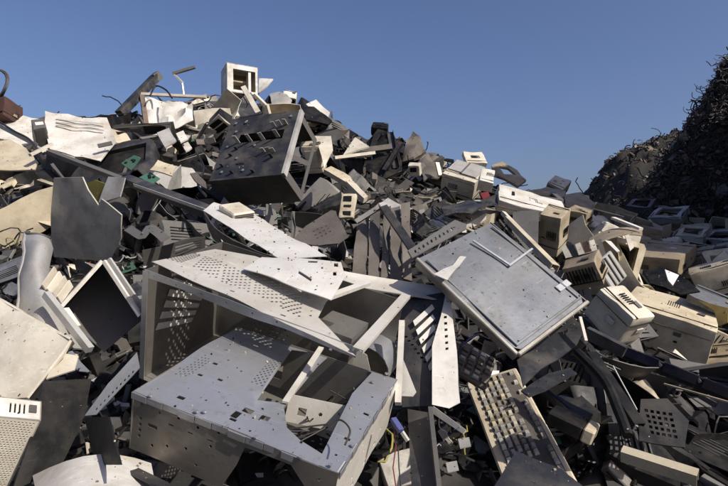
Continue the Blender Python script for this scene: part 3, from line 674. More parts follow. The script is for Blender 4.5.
# --- keyboards
def keyboard(F, name, label, nx, ny, m1, mk, keyfrac=.78, blanks=(), x0=.03, x1=.97, y0=.08, y1=.85, lost=.0, group=None):
    t_ = thing(name, label, 'keyboard', F.M, group); dd = F.d
    part('tray', MB().rbox(tuple(dd), .004, 1, None, None, tuple(dd / 2)), m1, t_)
    mb_ = MB().box((dd.x * .5, dd.y * (y0 + y1) / 2, dd.z + .0008), (dd.x * (x1 - x0), dd.y * (y1 - y0), .0016)); kbd = part('key_bed', mb_, 'grey_brown', t_)
    LITS.append(HERO[-1]); kw = dd.x * (x1 - x0) / nx; kh = dd.y * (y1 - y0) / ny; me = None
    kb = MB().box((0, 0, .004), (kw * keyfrac, kh * keyfrac, .008), None, None, .72); meshes = [kb.mesh('key', m) for m in (mk if isinstance(mk, tuple) else (mk,))]
    cb = MB().box((0, 0, .0086), (kw * .3, kh * .3, .001)); mdot = cb.mesh('key_mark', 'black_plastic')
    for j in range(ny):
        for i in range(nx):
            if (i, j) in blanks or random.random() < lost: continue
            o_ = bpy.data.objects.new('key', random.choice(meshes)); COL.objects.link(o_); o_.parent = kbd
            o_.location = (dd.x * x0 + kw * (i + .5), dd.y * y0 + kh * (j + .5), dd.z + .001 + random.uniform(-.001, .0015))
            o_.scale = (random.choice((1, 1, 1, .9, 1.08)), random.choice((1, 1, .92)), random.uniform(.6, 1.15)); o_.rotation_euler = (random.uniform(-.08, .08), random.uniform(-.08, .08), random.uniform(-.06, .06))
    return t_
F = fit({(1, 0, 1): (514, 363, 1.08), (1, 1, 1): (469, 390, .98), (0, 0, 1): (590, 505, .74), (0, 1, 1): (515, 512, .70), (1, 0, 0): (514, 369, 1.08)}, (.40, .155, .022), .15)
keyboard(F, 'keyboard', 'long grime covered beige keyboard with worn grey keys running down beside the dark slate cover', 21, 7, 'beige', ('light_grey', 'cream', 'beige', 'mid_grey', 'light_grey'), .72, [(i, j) for i in range(21) for j in range(7) if (j == 1) or (i in (15, 19) and j < 2)], lost=.09)
F = fit({(0, 0, 1): (455, 370, 1.02), (1, 0, 1): (483, 388, 1.0), (0, 1, 1): (459, 338, 1.14), (1, 1, 1): (501, 361, 1.12), (1, 0, 0): (484, 392, 1.0)}, (.10, .11, .018), .15)
keyboard(F, 'number_pad', 'small grey brown number pad wedged between the case end wall and the flat cover', 4, 6, 'grey_brown', ('mid_grey', 'light_grey', 'grey_brown'), .78, [(3, 1), (0, 5)], y1=.93, y0=.06)
# dark slate plates under the flat cover
sheet('slate_bracket', 'slate', [(517, 360, 1.10), (572, 318, 1.25), (584, 330, 1.2), (577, 345, 1.16), (540, 372, 1.08), (524, 384, 1.02)], 'dark slate metal cover with bent lip under the scuffed flat cover', 'cover', .003, [[(564, 329), (568, 328), (568, 331), (564, 332)]], .006, .03)
sheet('slate_bracket', 'slate', [(521, 390, 1.0), (548, 372, 1.06), (570, 366, 1.08), (577, 373, 1.05), (545, 391, .99), (529, 398, .97)], 'folded dark slate metal bracket just above the beige keyboard', 'bracket', .003, [], .008, .02)
bar('snapped_clip', 'cream', (580, 318, 1.18), (586, 342, 1.13), .006, .01, 'thin cream snapped edge strip beside the dark slate cover', 'plastic strip')
# black extrusions, right
def pipe(name, pts, r, m, label, cat, n=8, group=None, reg_=True):
    w_ = [P(*p) for p in pts]; o = []
    for i in range(len(w_) - 1):
        p0, p1, p2, p3 = w_[max(i - 1, 0)], w_[i], w_[i + 1], w_[min(i + 2, len(w_) - 1)]
        for k in range(6):
            u = k / 6; o.append(.5 * ((2 * p1) + (p2 - p0) * u + (2 * p0 - 5 * p1 + 4 * p2 - p3) * u * u + (3 * p1 - p0 - 3 * p2 + p3) * u ** 3))
    o.append(w_[-1]); return solo(name, MB().tube(o, r, n), m, label, cat, group, register=reg_)
pipe('black_pipe', [(577, 352, 1.25), (604, 380, 1.17), (618, 410, 1.10), (628, 436, 1.05)], .011, 'black_plastic', 'bent thick black plastic pipe with a dull finish beside the black rail', 'pipe')
bar('black_rail', 'black_plastic', (592, 352, 1.30), (640, 424, 1.12), .026, .02, 'straight black channel rail next to the bent black pipe', 'rail', 'C')
bar('thin_metal_rod', 'steel_pale', (613, 366, 1.22), (637, 410, 1.12), .003, .003, 'thin bright metal rod lying along the black channel rail', 'rod', 'tube')
bar('grey_box_lid', 'slate', (586, 332, 1.42), (625, 352, 1.36), .03, .03, 'short grey plastic block below the cream wedge shell', 'block')
t = thing('black_glass_strip', 'long black bar with dark blue glass segments below the cream box', 'light bar', Matrix.Translation(P(680, 372, 1.5)))
bar('frame', 'black_plastic', (622, 352, 1.50), (740, 400, 1.36), .02, .034, None, None, parent=t)
for k in range(3):
    a = k / 3 + .02; b = a + .28; bar('glass_segment', 'blue_glass', (622 + 118 * a, 349.5 + 48 * a, 1.492 - .14 * a), (622 + 118 * b, 349.5 + 48 * b, 1.492 - .14 * b), .014, .026, None, None, parent=t)
    bar('clip', 'light_grey', (622 + 118 * b + 1, 348 + 48 * b, 1.49 - .14 * b), (622 + 118 * b + 4, 352 + 48 * b, 1.485 - .14 * b), .006, .008, None, None, parent=t)
bar('brown_edge_strip', 'tan', (664, 384, 1.36), (742, 406, 1.24), .006, .004, 'thin tan edge strip lying below the bar with blue glass segments', 'strip')
bar('beige_strip', 'beige', (622, 449, 1.0), (698, 473, .92), .02, .022, 'grimy beige plastic strip lying across black scrap below the grille plate', 'plastic strip', 'C', (0, -.5, 1))
F = fit({(0, 0, 1): (548, 412, 1.0), (1, 0, 1): (596, 434, .96), (0, 1, 1): (556, 404, 1.08), (1, 0, 0): (590, 446, .96)}, (.10, .07, .03), .3)
t = thing('dark_drive', 'black disk drive with a beige end plate beside the beige keyboard', 'drive', F.M); d = F.d
part('body', MB().rbox((d.x * .75, d.y, d.z), .003, 1, None, None, (d.x * .375, d.y / 2, d.z / 2)), 'black_plastic', t)
part('end_plate', MB().rbox((d.x * .23, d.y * 1.02, d.z * 1.03), .003, 1, None, None, (d.x * .88, d.y / 2, d.z / 2)), 'beige', t)
sheet('dark_grid_plate', 'black_plastic', [(640, 400, 1.2), (668, 398, 1.22), (690, 420, 1.18), (684, 448, 1.12), (640, 440, 1.08)], 'dark slate grille plate with rows of square openings beside the bent black pipe', 'grille', .003,
      [[(645 + 6 * i + 1.5 * j, 408 + 5.5 * j + 1 * i), (648.5 + 6 * i + 1.5 * j, 408.5 + 5.5 * j + 1 * i), (649 + 6 * i + 1.5 * j, 411.5 + 5.5 * j + 1 * i), (645.5 + 6 * i + 1.5 * j, 411 + 5.5 * j + 1 * i)] for i in range(5) for j in range(5)], .001, .04)
sheet('slate_cover', 'slate', [(516, 453, .80), (560, 468, .76), (600, 500, .70), (485, 500, .70)], 'dark slate plastic lid overlapping the lower end of the beige keyboard', 'lid', .004, [], .002, .03)
# connector and wires between the two cases
t = thing('blue_connector', 'blue plug with metal tip on a red wire beside the steel chassis side', 'connector', Matrix.Translation(P(398, 426, .88)))
bar('plug', 'blue', (393, 419, .89), (401, 431, .87), .010, .007, None, None, parent=t)
bar('tip', 'steel_pale', (402, 432, .87), (408, 441, .865), .006, .005, None, None, parent=t)
for k, m_ in enumerate(('red', 'cable_black')):
    w_ = [P(393 + 3 * k, 418, .892), P(396 + 2 * k, 445, .875), P(393 + 6 * k, 468, .86), P(398 + 4 * k, 500, .82)]
    mb = MB().tube(w_, .0011, 6); Q = parent_mat(t).inverted(); mb.v = [Q @ v for v in mb.v]; part('wire', mb, m_, t)
sheet('case_leg_strip', 'steel_pale', [(433, 406, 1.02), (466, 430, .94), (463, 434, .94), (430, 412, 1.02)], 'loose pale metal sliver below the case end wall', 'metal strip', .002, [], .001, .02)
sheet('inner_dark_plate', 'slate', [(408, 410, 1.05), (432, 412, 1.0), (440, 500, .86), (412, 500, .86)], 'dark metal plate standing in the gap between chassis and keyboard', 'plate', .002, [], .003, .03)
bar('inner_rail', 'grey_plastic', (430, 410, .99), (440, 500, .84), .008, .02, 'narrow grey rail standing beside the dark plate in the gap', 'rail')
for k, (px, py) in enumerate(((464, 443), (452, 468))):
    sheet('small_bracket', 'light_grey', [(px - 6, py - 4, .98), (px + 5, py - 6, .98), (px + 7, py + 3, .95), (px - 4, py + 5, .95)], ('small light grey metal clip in the dark gap left of the keyboard keys', 'second smaller grey clip lower down in the dark gap')[k], 'clip', .002, [], .002, .02)
# ------------------------------------------------------------------ right slope: beige housings
def pbox(name, label, cat, pts, dims, m, bev=.005, sd=.2, vents=None, slots=(), seam=None, m2='black_plastic', taper=None):
    F_ = fit(pts, dims, sd); dd = F_.d; t_ = thing(name, label, cat, F_.M)
    bd = part('body', MB().rbox(tuple(dd), min(bev, min(dd) * .3), 2, None, taper, tuple(dd / 2), 5).crumple(.010, 7, len(HERO)).crumple(.004, 19, len(HERO)), m, t_)
    for fc_, x0, y0, x1, y1 in slots:
        mb_ = MB(); w_, h_ = face_size(F_, fc_); M_ = face_M(F_, fc_)
        mb_.box(((x0 + x1) / 2 * w_, (y0 + y1) / 2 * h_, .0035), ((x1 - x0) * w_, (y1 - y0) * h_, .003), M_); part('slot', mb_, m2, bd, register=False)
    if vents:
        fc_, x0, y0, x1, y1, k = vents; w_, h_ = face_size(F_, fc_); M_ = face_M(F_, fc_)
        for i in range(k):
            mb_ = MB(); mb_.box((w_ * (x0 + (x1 - x0) * i / (k - 1)), h_ * (y0 + y1) / 2, .0035), (.004, h_ * (y1 - y0), .003), M_); part('vent_slit', mb_, 'black_plastic', bd, register=False)
    if seam:
        fc_, v_ = seam; w_, h_ = face_size(F_, fc_); mb_ = MB(); mb_.box((w_ * .5, h_ * v_, .0036), (w_ * .97, .004, .003), face_M(F_, fc_)); part('seam', mb_, 'tan', bd, register=False)
    for fc_ in ('front', 'top', 'right'):
        w_, h_ = face_size(F_, fc_)
        if min(w_, h_) < .09: continue
        rr = random.Random(len(HERO) + len(fc_)); mb_ = MB(); M_ = face_M(F_, fc_, -.001); vv = rr.choice((.12, .2, .8))
        mb_.box((w_ * .5, h_ * vv, .004), (w_ * .98, .003, .004), M_); part('panel_line', mb_, 'black_plastic', bd, register=False)
        x0, y0 = rr.uniform(.15, .5), rr.uniform(.35, .6)
        for i in range(rr.choice((0, 6, 8))):
            mb_ = MB(); mb_.box((w_ * x0 + i * .009, h_ * y0, .004), (.0035, h_ * .22, .004), M_); part('vent_slit', mb_, 'black_plastic', bd, register=False)
        mb_ = MB(); mb_.box((w_ * rr.uniform(.6, .85), h_ * rr.uniform(.3, .7), .004), (.03, .016, .003), M_); part('type_plate', mb_, rr.choice(('grey_plastic', 'white', 'tan')), bd, register=False)
    return t_, F_
pbox('beige_printer', 'long beige box with smooth top and a dark slot in its front', 'printer',
     {(0, 0, 1): (621, 294, 2.0), (1, 0, 1): (712, 333, 1.75), (0, 1, 1): (630, 275, 2.3), (1, 1, 1): (724, 318, 2.0), (0, 0, 0): (626, 352, 1.95)}, (.38, .30, .2), 'beige', sd=.06, slots=[('front', .20, .34, .38, .42), ('front', .62, .50, .66, .54)], seam=('front', .78))
pbox('tan_printer_base', 'tan plastic tray tilted beneath the long beige box', 'tray',
     {(0, 0, 1): (683, 366, 1.75), (1, 0, 1): (742, 364, 1.6), (0, 1, 1): (692, 346, 1.95), (1, 1, 1): (742, 338, 1.8)}, (.24, .2, .03), 'tan', slots=[('top', .2, .3, .8, .34)])
pbox('wedge_shell', 'cream angular plastic shell with one bright face beside the flat cover corner', 'plastic shell',
     {(0, 0, 1): (603, 283, 1.75), (1, 0, 1): (629, 325, 1.55), (0, 0, 0): (578, 318, 1.70), (1, 0, 0): (617, 343, 1.52)}, (.17, .12, .12), 'cream', bev=.012)
pbox('brown_louvre_box', 'tan box with dull ribbed front wedged above the cream angular shell', 'box',
     {(0, 0, 1): (559, 267, 1.9), (1, 0, 1): (595, 262, 1.85), (0, 0, 0): (572, 291, 1.85), (1, 0, 0): (603, 284, 1.8), (0, 1, 1): (566, 258, 2.0)}, (.13, .1, .09), 'tan', vents=('front', .12, .2, .88, .8, 9))
F = fit({(0, 0, 1): (596, 263, 1.85), (1, 0, 1): (613, 291, 1.75), (0, 1, 1): (611, 251, 2.05), (1, 1, 1): (628, 275, 1.95)}, (.13, .12, .015), .2)
t = thing('ribbed_panel', 'light grey panel divided by raised ribs lying by the tan louvred box', 'panel', F.M); d = F.d
part('panel', MB().rbox(tuple(d), .004, 1, None, None, tuple(d / 2)), 'light_grey', t)
for k in range(3): part('rib', MB().box((d.x * .5, d.y * (.25 + .25 * k), d.z + .003), (d.x * .9, .006, .006)), 'grey_plastic', t)
# printed circuit cage between the boxes
t = thing('circuit_cage', 'small rack of cream and rust coloured card guides exposed between beige boxes', 'card rack', Matrix.Translation(P(580, 258, 2.3)))
for k in range(6):
    m_ = ('cream', 'black_plastic', 'cream', 'rust', 'cream', 'grey_brown')[k]
    sheet('card_guide', m_, [(561 + 7 * k, 247 - 1.4 * k, 2.35), (566 + 7 * k, 245 - 1.4 * k, 2.35), (575 + 6.5 * k, 262 - .6 * k, 2.15), (569 + 6.5 * k, 266 - .9 * k, 2.15)], None, None, .008, [], .004, .03, parent=t)
pbox('upright_beige_box', 'upright beige housing with a tall groove, leaning beneath the long white housing', 'housing',
     {(0, 0, 1): (541, 211, 2.7), (1, 0, 1): (560, 220, 2.65), (0, 0, 0): (537, 249, 2.5), (1, 0, 0): (556, 258, 2.45), (0, 1, 1): (549, 203, 2.9)}, (.12, .14, .22), 'beige', slots=[('front', .12, .25, .24, .85)], m2='tan')
sheet('slate_sheet', 'grey_plastic', [(513, 212, 2.75), (539, 210, 2.72), (538, 246, 2.5), (530, 255, 2.45), (512, 232, 2.6)], 'dark grey flat side panel leaning left of the upright beige housing', 'panel', .004, [], .004, .05)
pbox('long_white_housing', 'long white housing with a bright top sloping across the beige boxes', 'housing',
     {(0, 0, 1): (499, 199, 3.1), (1, 0, 1): (566, 219, 2.85), (0, 1, 1): (498, 184, 3.4), (1, 1, 1): (563, 200, 3.15), (0, 0, 0): (497, 211, 3.05)}, (.42, .26, .07), 'white', seam=('front', .5), slots=[('top', .2, .5, .24, .7), ('top', .8, .3, .82, .5)])
bar('beige_long_strip', 'beige', (508, 217, 2.5), (556, 265, 1.85), .03, .022, 'long beige moulding running down to the flat cover corner', 'moulding', 'C', (.3, -.3, 1))
bar('beige_long_strip', 'cream', (503, 213, 2.62), (550, 262, 1.92), .02, .02, 'narrow cream moulding lying along the long beige moulding', 'moulding', 'box', (.3, -.3, 1))
t, F = pbox('crt_monitor', 'cream boxy monitor tipped back with its lid plates loose', 'monitor',
     {(0, 0, 1): (443, 172, 3.7), (1, 0, 1): (476, 184, 3.5), (0, 1, 1): (455, 161, 3.95), (1, 1, 1): (490, 167, 3.8), (0, 0, 0): (441, 192, 3.6), (1, 0, 0): (470, 203, 3.45)}, (.27, .26, .16), 'cream', seam=('front', .85))
d = F.d
for (a, b, c, e), m_ in (((.04, .3, .42, .95), 'light_grey'), ((.47, .25, .9, .98), 'light_grey')):
    mb = MB().box((d.x * (a + c) / 2, d.y * (b + e) / 2, d.z + .004), (d.x * (c - a), d.y * (e - b), .008)); part('lid_plate', mb, m_, t)
mb = MB().box((d.x * .445, d.y * .6, d.z + .006), (d.x * .03, d.y * .7, .012)); part('gap_strip', mb, 'grey_plastic', t)
pbox('cream_wedge_box', 'small cream box with a sloped bright top perched above the cream boxy monitor', 'box',
     {(0, 0, 1): (468, 162, 3.9), (1, 0, 1): (488, 163, 3.85), (0, 1, 1): (462, 151, 4.2), (1, 1, 1): (482, 152, 4.15), (0, 0, 0): (466, 166, 3.9)}, (.16, .14, .04), 'cream')
pbox('white_side_box', 'chipped white box pressed against the right side of the cream boxy monitor', 'box',
     {(0, 0, 1): (478, 180, 3.5), (1, 0, 1): (494, 182, 3.4), (0, 1, 1): (484, 167, 3.8), (1, 1, 1): (493, 171, 3.75), (0, 0, 0): (475, 191, 3.4)}, (.11, .12, .08), 'white')
pbox('tilted_beige_monitor', 'tan shelled monitor with one bright white side near the end of the crest', 'monitor',
     {(0, 0, 1): (548, 182, 4.0), (1, 0, 1): (563, 190, 3.85), (0, 1, 1): (557, 175, 4.2), (1, 1, 1): (569, 180, 4.1), (0, 0, 0): (545, 194, 3.95)}, (.16, .16, .11), 'cream')
sheet('brown_slab', 'tan', [(527, 191, 4.0), (547, 187, 4.1), (566, 191, 3.9), (563, 198, 3.7), (540, 196, 3.8)], 'tan flat slab under the shelled monitor on the crest', 'panel', .02, [], .004, .06)
sheet('tan_board', 'tan', [(564, 195, 3.7), (581, 192, 3.8), (595, 203, 3.6), (587, 215, 3.4), (566, 206, 3.5)], 'smooth tan panel sloping right of the shelled monitor', 'panel', .01, [], .003, .06)
pbox('tan_box', 'tan square box below the smooth tan panel', 'box', {(0, 0, 1): (566, 207, 3.3), (1, 0, 1): (586, 216, 3.2), (0, 0, 0): (566, 226, 3.25), (1, 0, 0): (585, 229, 3.15), (0, 1, 1): (573, 205, 3.5)}, (.14, .12, .1), 'tan')
sheet('frame_shell', 'tan', [(492, 165, 4.3), (502, 163, 4.4), (517, 170, 4.3), (526, 181, 4.1), (518, 186, 4.0), (505, 178, 4.1), (493, 176, 4.2)], 'tan broken frame with open middle on the crest right of the white box', 'frame', .02, [[(498, 168), (508, 168), (516, 176), (504, 174)]], .01, .08)
rows = [[P(590 + 52 * u, 239 - 20 * u + 12 * u * u + 10 * v * (1 - .4 * u) - 3 * math.sin(3 * u), 2.75 - .25 * v) for v in (0, .5, 1)] for u in np.linspace(0, 1, 8)]
solo('curved_tan_cover', MB().loft(rows, .006), 'tan', 'curved tan cover with a painted lit edge arching over the card rack', 'cover')
bar('painted_edge_light', 'white', (613, 218, 2.75), (641, 229, 2.6), .03, .012, 'white painted light strip along the edge of the curved tan cover', 'plastic scrap')  # sunlight on the cover's top edge, put in as a white strip
sheet('white_shard', 'white', [(605, 240, 2.45), (611, 241, 2.44), (620, 251, 2.38), (617, 252, 2.38)], 'thin pointed white shard under the curved tan cover', 'plastic scrap', .006, [], .002, .05)
sheet('white_shard', 'cream', [(625, 236, 2.5), (629, 234, 2.5), (634, 247, 2.42), (630, 250, 2.4)], 'upright cream shard standing right of the pointed white shard', 'plastic scrap', .006, [], .002, .05)
pbox('brown_cabinet', 'long dark tan cabinet lying across the right slope below shaded frames', 'cabinet',
     {(0, 0, 1): (622, 258, 2.75), (1, 0, 1): (689, 258, 2.55), (0, 1, 1): (664, 240, 3.2), (1, 1, 1): (686, 244, 3.1), (0, 0, 0): (626, 272, 2.7)}, (.33, .32, .12), 'tan')
pbox('tan_end_box', 'plain tan box at the foot of the dark cable hill', 'box',
     {(0, 0, 1): (689, 254, 3.0), (1, 0, 1): (745, 247, 2.9), (0, 1, 1): (694, 247, 3.3), (0, 0, 0): (692, 268, 2.95)}, (.33, .2, .1), 'tan')
pbox('shaded_beige_box', 'large beige box with an open dark side beyond the bright pointed offcut', 'box',
     {(0, 0, 1): (692, 276, 2.45), (1, 0, 1): (750, 258, 2.35), (0, 0, 0): (700, 300, 2.3), (0, 1, 1): (688, 268, 2.7)}, (.28, .2, .14), 'beige')
sheet('pointed_offcut', 'white', [(665, 269, 2.15), (679, 275, 2.12), (673, 285, 2.05), (668, 281, 2.08)], 'bright pointed white offcut in front of the beige boxes', 'plastic scrap', .006, [], .002, .05)
sheet('black_backing', 'black_plastic', [(645, 272, 2.35), (664, 266, 2.35), (690, 282, 2.2), (700, 292, 2.15), (680, 296, 2.15), (650, 283, 2.25)], 'black plastic plate lying behind the bright pointed offcut', 'plate', .006, [], .006, .05)
pbox('grey_drive_box', 'grey metal drive box overhanging the long beige box', 'drive',
     {(0, 0, 1): (685, 294, 1.95), (1, 0, 1): (733, 313, 1.75), (0, 1, 1): (700, 283, 2.15), (1, 1, 1): (740, 302, 1.95), (0, 0, 0): (688, 303, 1.93)}, (.2, .14, .035), 'steel_scuffed', bev=.003)
sheet('gold_flap', 'gold', [(697, 300, 1.86), (728, 308, 1.76), (727, 322, 1.72), (718, 326, 1.74), (716, 312, 1.79)], 'golden brown folded flap hanging from the grey drive box', 'flap', .003, [], .004, .04)
# --- shaded frames in the valley
def frame_thing(name, label, pts, dims, m, grp=None):
    F_ = fit(pts, dims, .3); dd = F_.d; t_ = thing(name, label, 'frame', F_.M, grp); b = .12
    part('front_frame', fplate(F_, 'top', [rect(dd.x * .16, dd.y * .16, dd.x * .84, dd.y * .84)], .012).crumple(.03, 5, len(HERO)), m, t_)
    for fc_ in ('front', 'right', 'left', 'back'): part('side_wall', fplate(F_, fc_, [], .004).crumple(.03, 5, len(HERO)), m, t_)
    return t_
for k, (x, y, s, dp, lab) in list(enumerate(((668, 214, 1.0, 4.6, 'dusty pale frame half buried at the foot of the cable hill'), (706, 218, 1.1, 4.8, 'long dusty frame beside the half buried pale frame'), (640, 204, .7, 5.4, 'small pale monitor bezel on the shaded valley floor'), (626, 214, .8, 4.8, 'pale open bezel behind the curved tan cover'), (690, 232, .9, 4.0, 'dusty bezel behind the dark tan cabinet'), (655, 228, .8, 4.0, 'pale bezel lying face up near the dark tan cabinet'), (720, 236, .9, 4.2, 'dusty flat bezel behind the plain tan box'))))[0:7:2]:
    a = .5 * k
    frame_thing('hollow_monitor', lab, {(0, 0, 1): (x - 20 * s, y + 6 * s, dp), (1, 0, 1): (x + 14 * s, y + 10 * s * (1 if k % 2 else .2), dp - .1), (0, 1, 1): (x - 8 * s, y - 10 * s, dp + .35), (1, 1, 1): (x + 20 * s, y - 5 * s, dp + .25)}, (.34, .30, .06), ('light_grey', 'cream', 'grey_plastic')[k % 3], 'bezels in the shaded valley')
# ------------------------------------------------------------------ upper left: covers and crest pieces
t = thing('ridged_white_cover', 'big sunlit white plastic cover with fine ridges near its top edge', 'cover', Matrix.Translation(P(80, 155, 3.1)))
sheet('shell', 'white', [(45, 111, 3.35), (107, 118, 3.3), (112, 130, 3.2), (116, 141, 3.1), (100, 160, 2.95), (74, 155, 2.98), (49, 147, 3.02), (45, 128, 3.2)], None, None, .006, [], .01, .05, parent=t)
for k in range(3): bar('ridge', 'white', (56, 119 + 3.2 * k, 3.27 - .03 * k), (104, 124 + 3.2 * k, 3.23 - .03 * k), .008, .006, None, None, parent=t)
bar('latch', 'grey_plastic', (98, 146, 2.98), (112, 143, 3.0), .02, .02, None, None, parent=t)
sheet('dark_underside', 'black_plastic', [(46, 150, 3.0), (76, 160, 2.9), (112, 176, 2.7), (108, 184, 2.75), (70, 182, 2.9), (46, 172, 3.0)], 'black hollow tray under the ridged white cover', 'tray', .005, [], .004, .06)
bar('long_rail', 'grey_plastic', (49, 150, 2.85), (128, 180, 2.45), .03, .02, 'long grey metal rail running down from the ridged white cover', 'rail', 'C', (0, -.4, 1))
bar('long_rail', 'slate', (125, 176, 2.5), (212, 210, 2.0), .05, .03, 'twin slotted dark rail leading towards the pale chassis side', 'rail', 'C', (0, -.5, 1))
bar('long_rail', 'steel_pale', (135, 186, 2.3), (208, 212, 1.92), .012, .012, 'thin pale rail lying along the twin slotted dark rail', 'rail', 'L', (0, -.5, 1))
sheet('white_cover', 'white', [(-20, 114, 3.5), (40, 120, 3.4), (40, 142, 3.2), (20, 146, 3.1), (-20, 135, 3.2)], 'smooth white sheet cover at the left end of the crest beside the ridged cover', 'cover', .006, [], .012, .06)
pbox('grey_lever_box', 'small grey switch box between the two white covers', 'switch box', {(0, 0, 1): (33, 128, 3.1), (1, 0, 1): (46, 129, 3.05), (0, 1, 1): (30, 119, 3.3), (1, 1, 1): (42, 118, 3.25), (0, 0, 0): (38, 150, 2.95)}, (.075, .1, .13), 'grey_plastic', slots=[('top', .3, .3, .9, .6)], m2='white')
sheet('rounded_cover', 'beige', [(-15, 140, 2.75), (10, 139, 2.75), (26, 148, 2.68), (38, 162, 2.58), (35, 170, 2.52), (-15, 170, 2.5)], 'beige rounded cover with grey stain below the smooth white sheet cover', 'cover', .006, [], .01, .05)
bar('pale_cross_bar', 'cream', (30, 155, 2.5), (52, 144, 2.6), .02, .014, 'short cream bar wedged by the beige rounded cover', 'bar')
bar('grey_cross_rail', 'light_grey', (0, 127, 2.95), (40, 148, 2.7), .03, .02, 'light grey rail slanting below the smooth white sheet cover', 'rail', 'L')
t = thing('grey_beam', 'thick dark grey beam with a blunt end jutting into the sky from the crest', 'beam', Matrix.Translation(P(120, 112, 4.3)))
bar('beam', 'slate', (120, 114, 4.2), (156, 77, 4.5), .075, .06, None, None, parent=t); bar('end_cap', 'grey_plastic', (154, 79, 4.49), (158.5, 75, 4.52), .085, .07, None, None, parent=t)
t = thing('twisted_strut', 'small twisted metal strut sticking up against the sky', 'strut', Matrix.Translation(P(184, 92, 4.4)))
bar('arm', 'steel_matt', (173, 73.5, 4.4), (195, 67, 4.4), .03, .02, None, None, parent=t); bar('arm', 'steel_pale', (174, 74, 4.4), (183, 83, 4.38), .024, .014, None, None, parent=t); bar('stem', 'steel_pale', (182, 82, 4.38), (184, 97, 4.35), .012, .012, None, None, parent=t)
t = thing('crumpled_white_sheet', 'crumpled white sheet metal door with a dark frame on the crest', 'metal sheet', Matrix.Translation(P(165, 128, 4.1)))
sheet('skin', 'white', [(145, 98, 4.3), (192, 102, 4.25), (193, 121, 4.05), (172, 127, 4.0), (148, 128, 4.05)], None, None, .005, [], .035, .04, parent=t)
bar('frame_bar', 'cream', (142, 94, 4.3), (206, 97, 4.3), .04, .02, None, None, parent=t); bar('frame_bar', 'brown', (142, 96, 4.25), (147, 130, 4.0), .035, .03, None, None, parent=t)
for k, (px, py, s, m_, lab) in enumerate(((167, 137, 10, 'light_grey', 'light grey square plate leaning in front of the crumpled white sheet'), (182, 136, 6, 'white', 'small white square tile beside the light grey plate'), (187, 146, 5, 'white', 'smallest white square tile below its neighbour'))):
    sheet('square_plate', m_, [(px - s, py - s * .4, 3.55), (px + s * .2, py - s, 3.6), (px + s, py + s * .4, 3.5), (px - s * .2, py + s, 3.4)], lab, 'plate', .01, [], .003, .05)
# white cabinet on the peak
F = fit({(0, 0, 1): (226, 62, 5.0), (1, 0, 1): (258.5, 67, 4.9), (0, 0, 0): (228, 91, 5.0), (1, 0, 0): (257, 96, 4.9), (0, 1, 1): (221, 72, 5.3)}, (.31, .24, .28), .15)
d = F.d; t = thing('white_cabinet', 'white open cabinet housing standing on the peak of the heap', 'cabinet', F.M)
part('front_frame', fplate(F, 'front', [rect(d.x * .2, d.z * .1, d.x * .92, d.z * .82)], .02), 'white', t)
for fc_ in ('left', 'right', 'top', 'bottom'): part('side_wall', fplate(F, fc_, [], .008), 'white', t)
part('back_panel', fplate(F, 'back', [], .008), 'tan', t)
part('divider', MB().box((d.x * .74, d.y * .2, d.z * .46), (.025, d.y * .3, d.z * .72)), 'white', t); part('inner_shelf', MB().box((d.x * .45, d.y * .6, d.z * .55), (d.x * .5, d.y * .4, .02)), 'tan', t)
sheet('white_fin', 'white', [(259, 78, 4.95), (273, 79, 4.9), (266, 86, 4.85), (259, 93, 4.85)], 'triangular white panel sticking out right of the cabinet on the peak', 'panel', .012, [], .003, .08)
bar('cream_brace', 'cream', (243, 86, 4.75), (258, 112, 4.4), .045, .03, 'cream brace leaning below the white cabinet on the peak', 'brace', 'C', (0, -1, .4))
bar('cream_brace', 'cream', (255, 95, 4.7), (271, 111, 4.5), .03, .03, 'second shorter cream brace beside the dark screen frame', 'brace')
sheet('dark_screen', 'slate', [(232, 103, 4.5), (250, 98, 4.6), (262, 113, 4.4), (240, 117, 4.3)], 'dark flat screen panel framed by cream braces under the peak', 'screen', .015, [], .003, .08)
bar('cream_brace', 'cream', (229, 99, 4.55), (238, 117, 4.3), .03, .02, 'left cream brace of the dark screen panel', 'brace')
# white camera-like housing on crest
t, F = pbox('roll_housing', 'small white housing with two dark round openings on the crest', 'housing', {(0, 0, 1): (283, 96, 4.7), (1, 0, 1): (296, 98, 4.65), (0, 1, 1): (285, 89, 4.9), (1, 1, 1): (297, 91, 4.85), (0, 0, 0): (281, 103, 4.65)}, (.14, .12, .07), 'white', bev=.02)
for u in (.3, .78):
    part('round_opening', MB().tube([Vector((F.d.x * u, -.004, F.d.z * .5)), Vector((F.d.x * u, .01, F.d.z * .5))], .022, 12), 'black_plastic', t)
sheet('bent_cover', 'light_grey', [(270, 95, 4.7), (278, 92, 4.7), (292, 100, 4.6), (290, 108, 4.5), (272, 104, 4.5)], 'light grey bent cover under the small white housing', 'cover', .008, [], .02, .05)
sheet('white_slab', 'white', [(306, 104, 4.8), (316, 100, 4.9), (330, 112, 4.8), (328, 118, 4.6), (312, 110, 4.7)], 'white slab sliding down the right shoulder of the peak', 'panel', .02, [], .006, .08)
sheet('black_slab', 'black_plastic', [(302, 106, 4.6), (314, 107, 4.6), (332, 120, 4.45), (328, 124, 4.4), (306, 120, 4.4)], 'black tray under the white slab on the shoulder', 'tray', .02, [], .006, .08)
pbox('beige_door_box', 'beige box with a framed pale door right of the dark slate chassis', 'box', {(0, 0, 1): (301, 146, 3.0), (1, 0, 1): (319, 147, 2.95), (0, 0, 0): (309, 174, 2.85), (1, 0, 0): (321, 173, 2.8), (0, 1, 1): (305, 141, 3.2)}, (.12, .12, .16), 'beige', slots=[('front', .12, .1, .8, .85)], m2='cream')
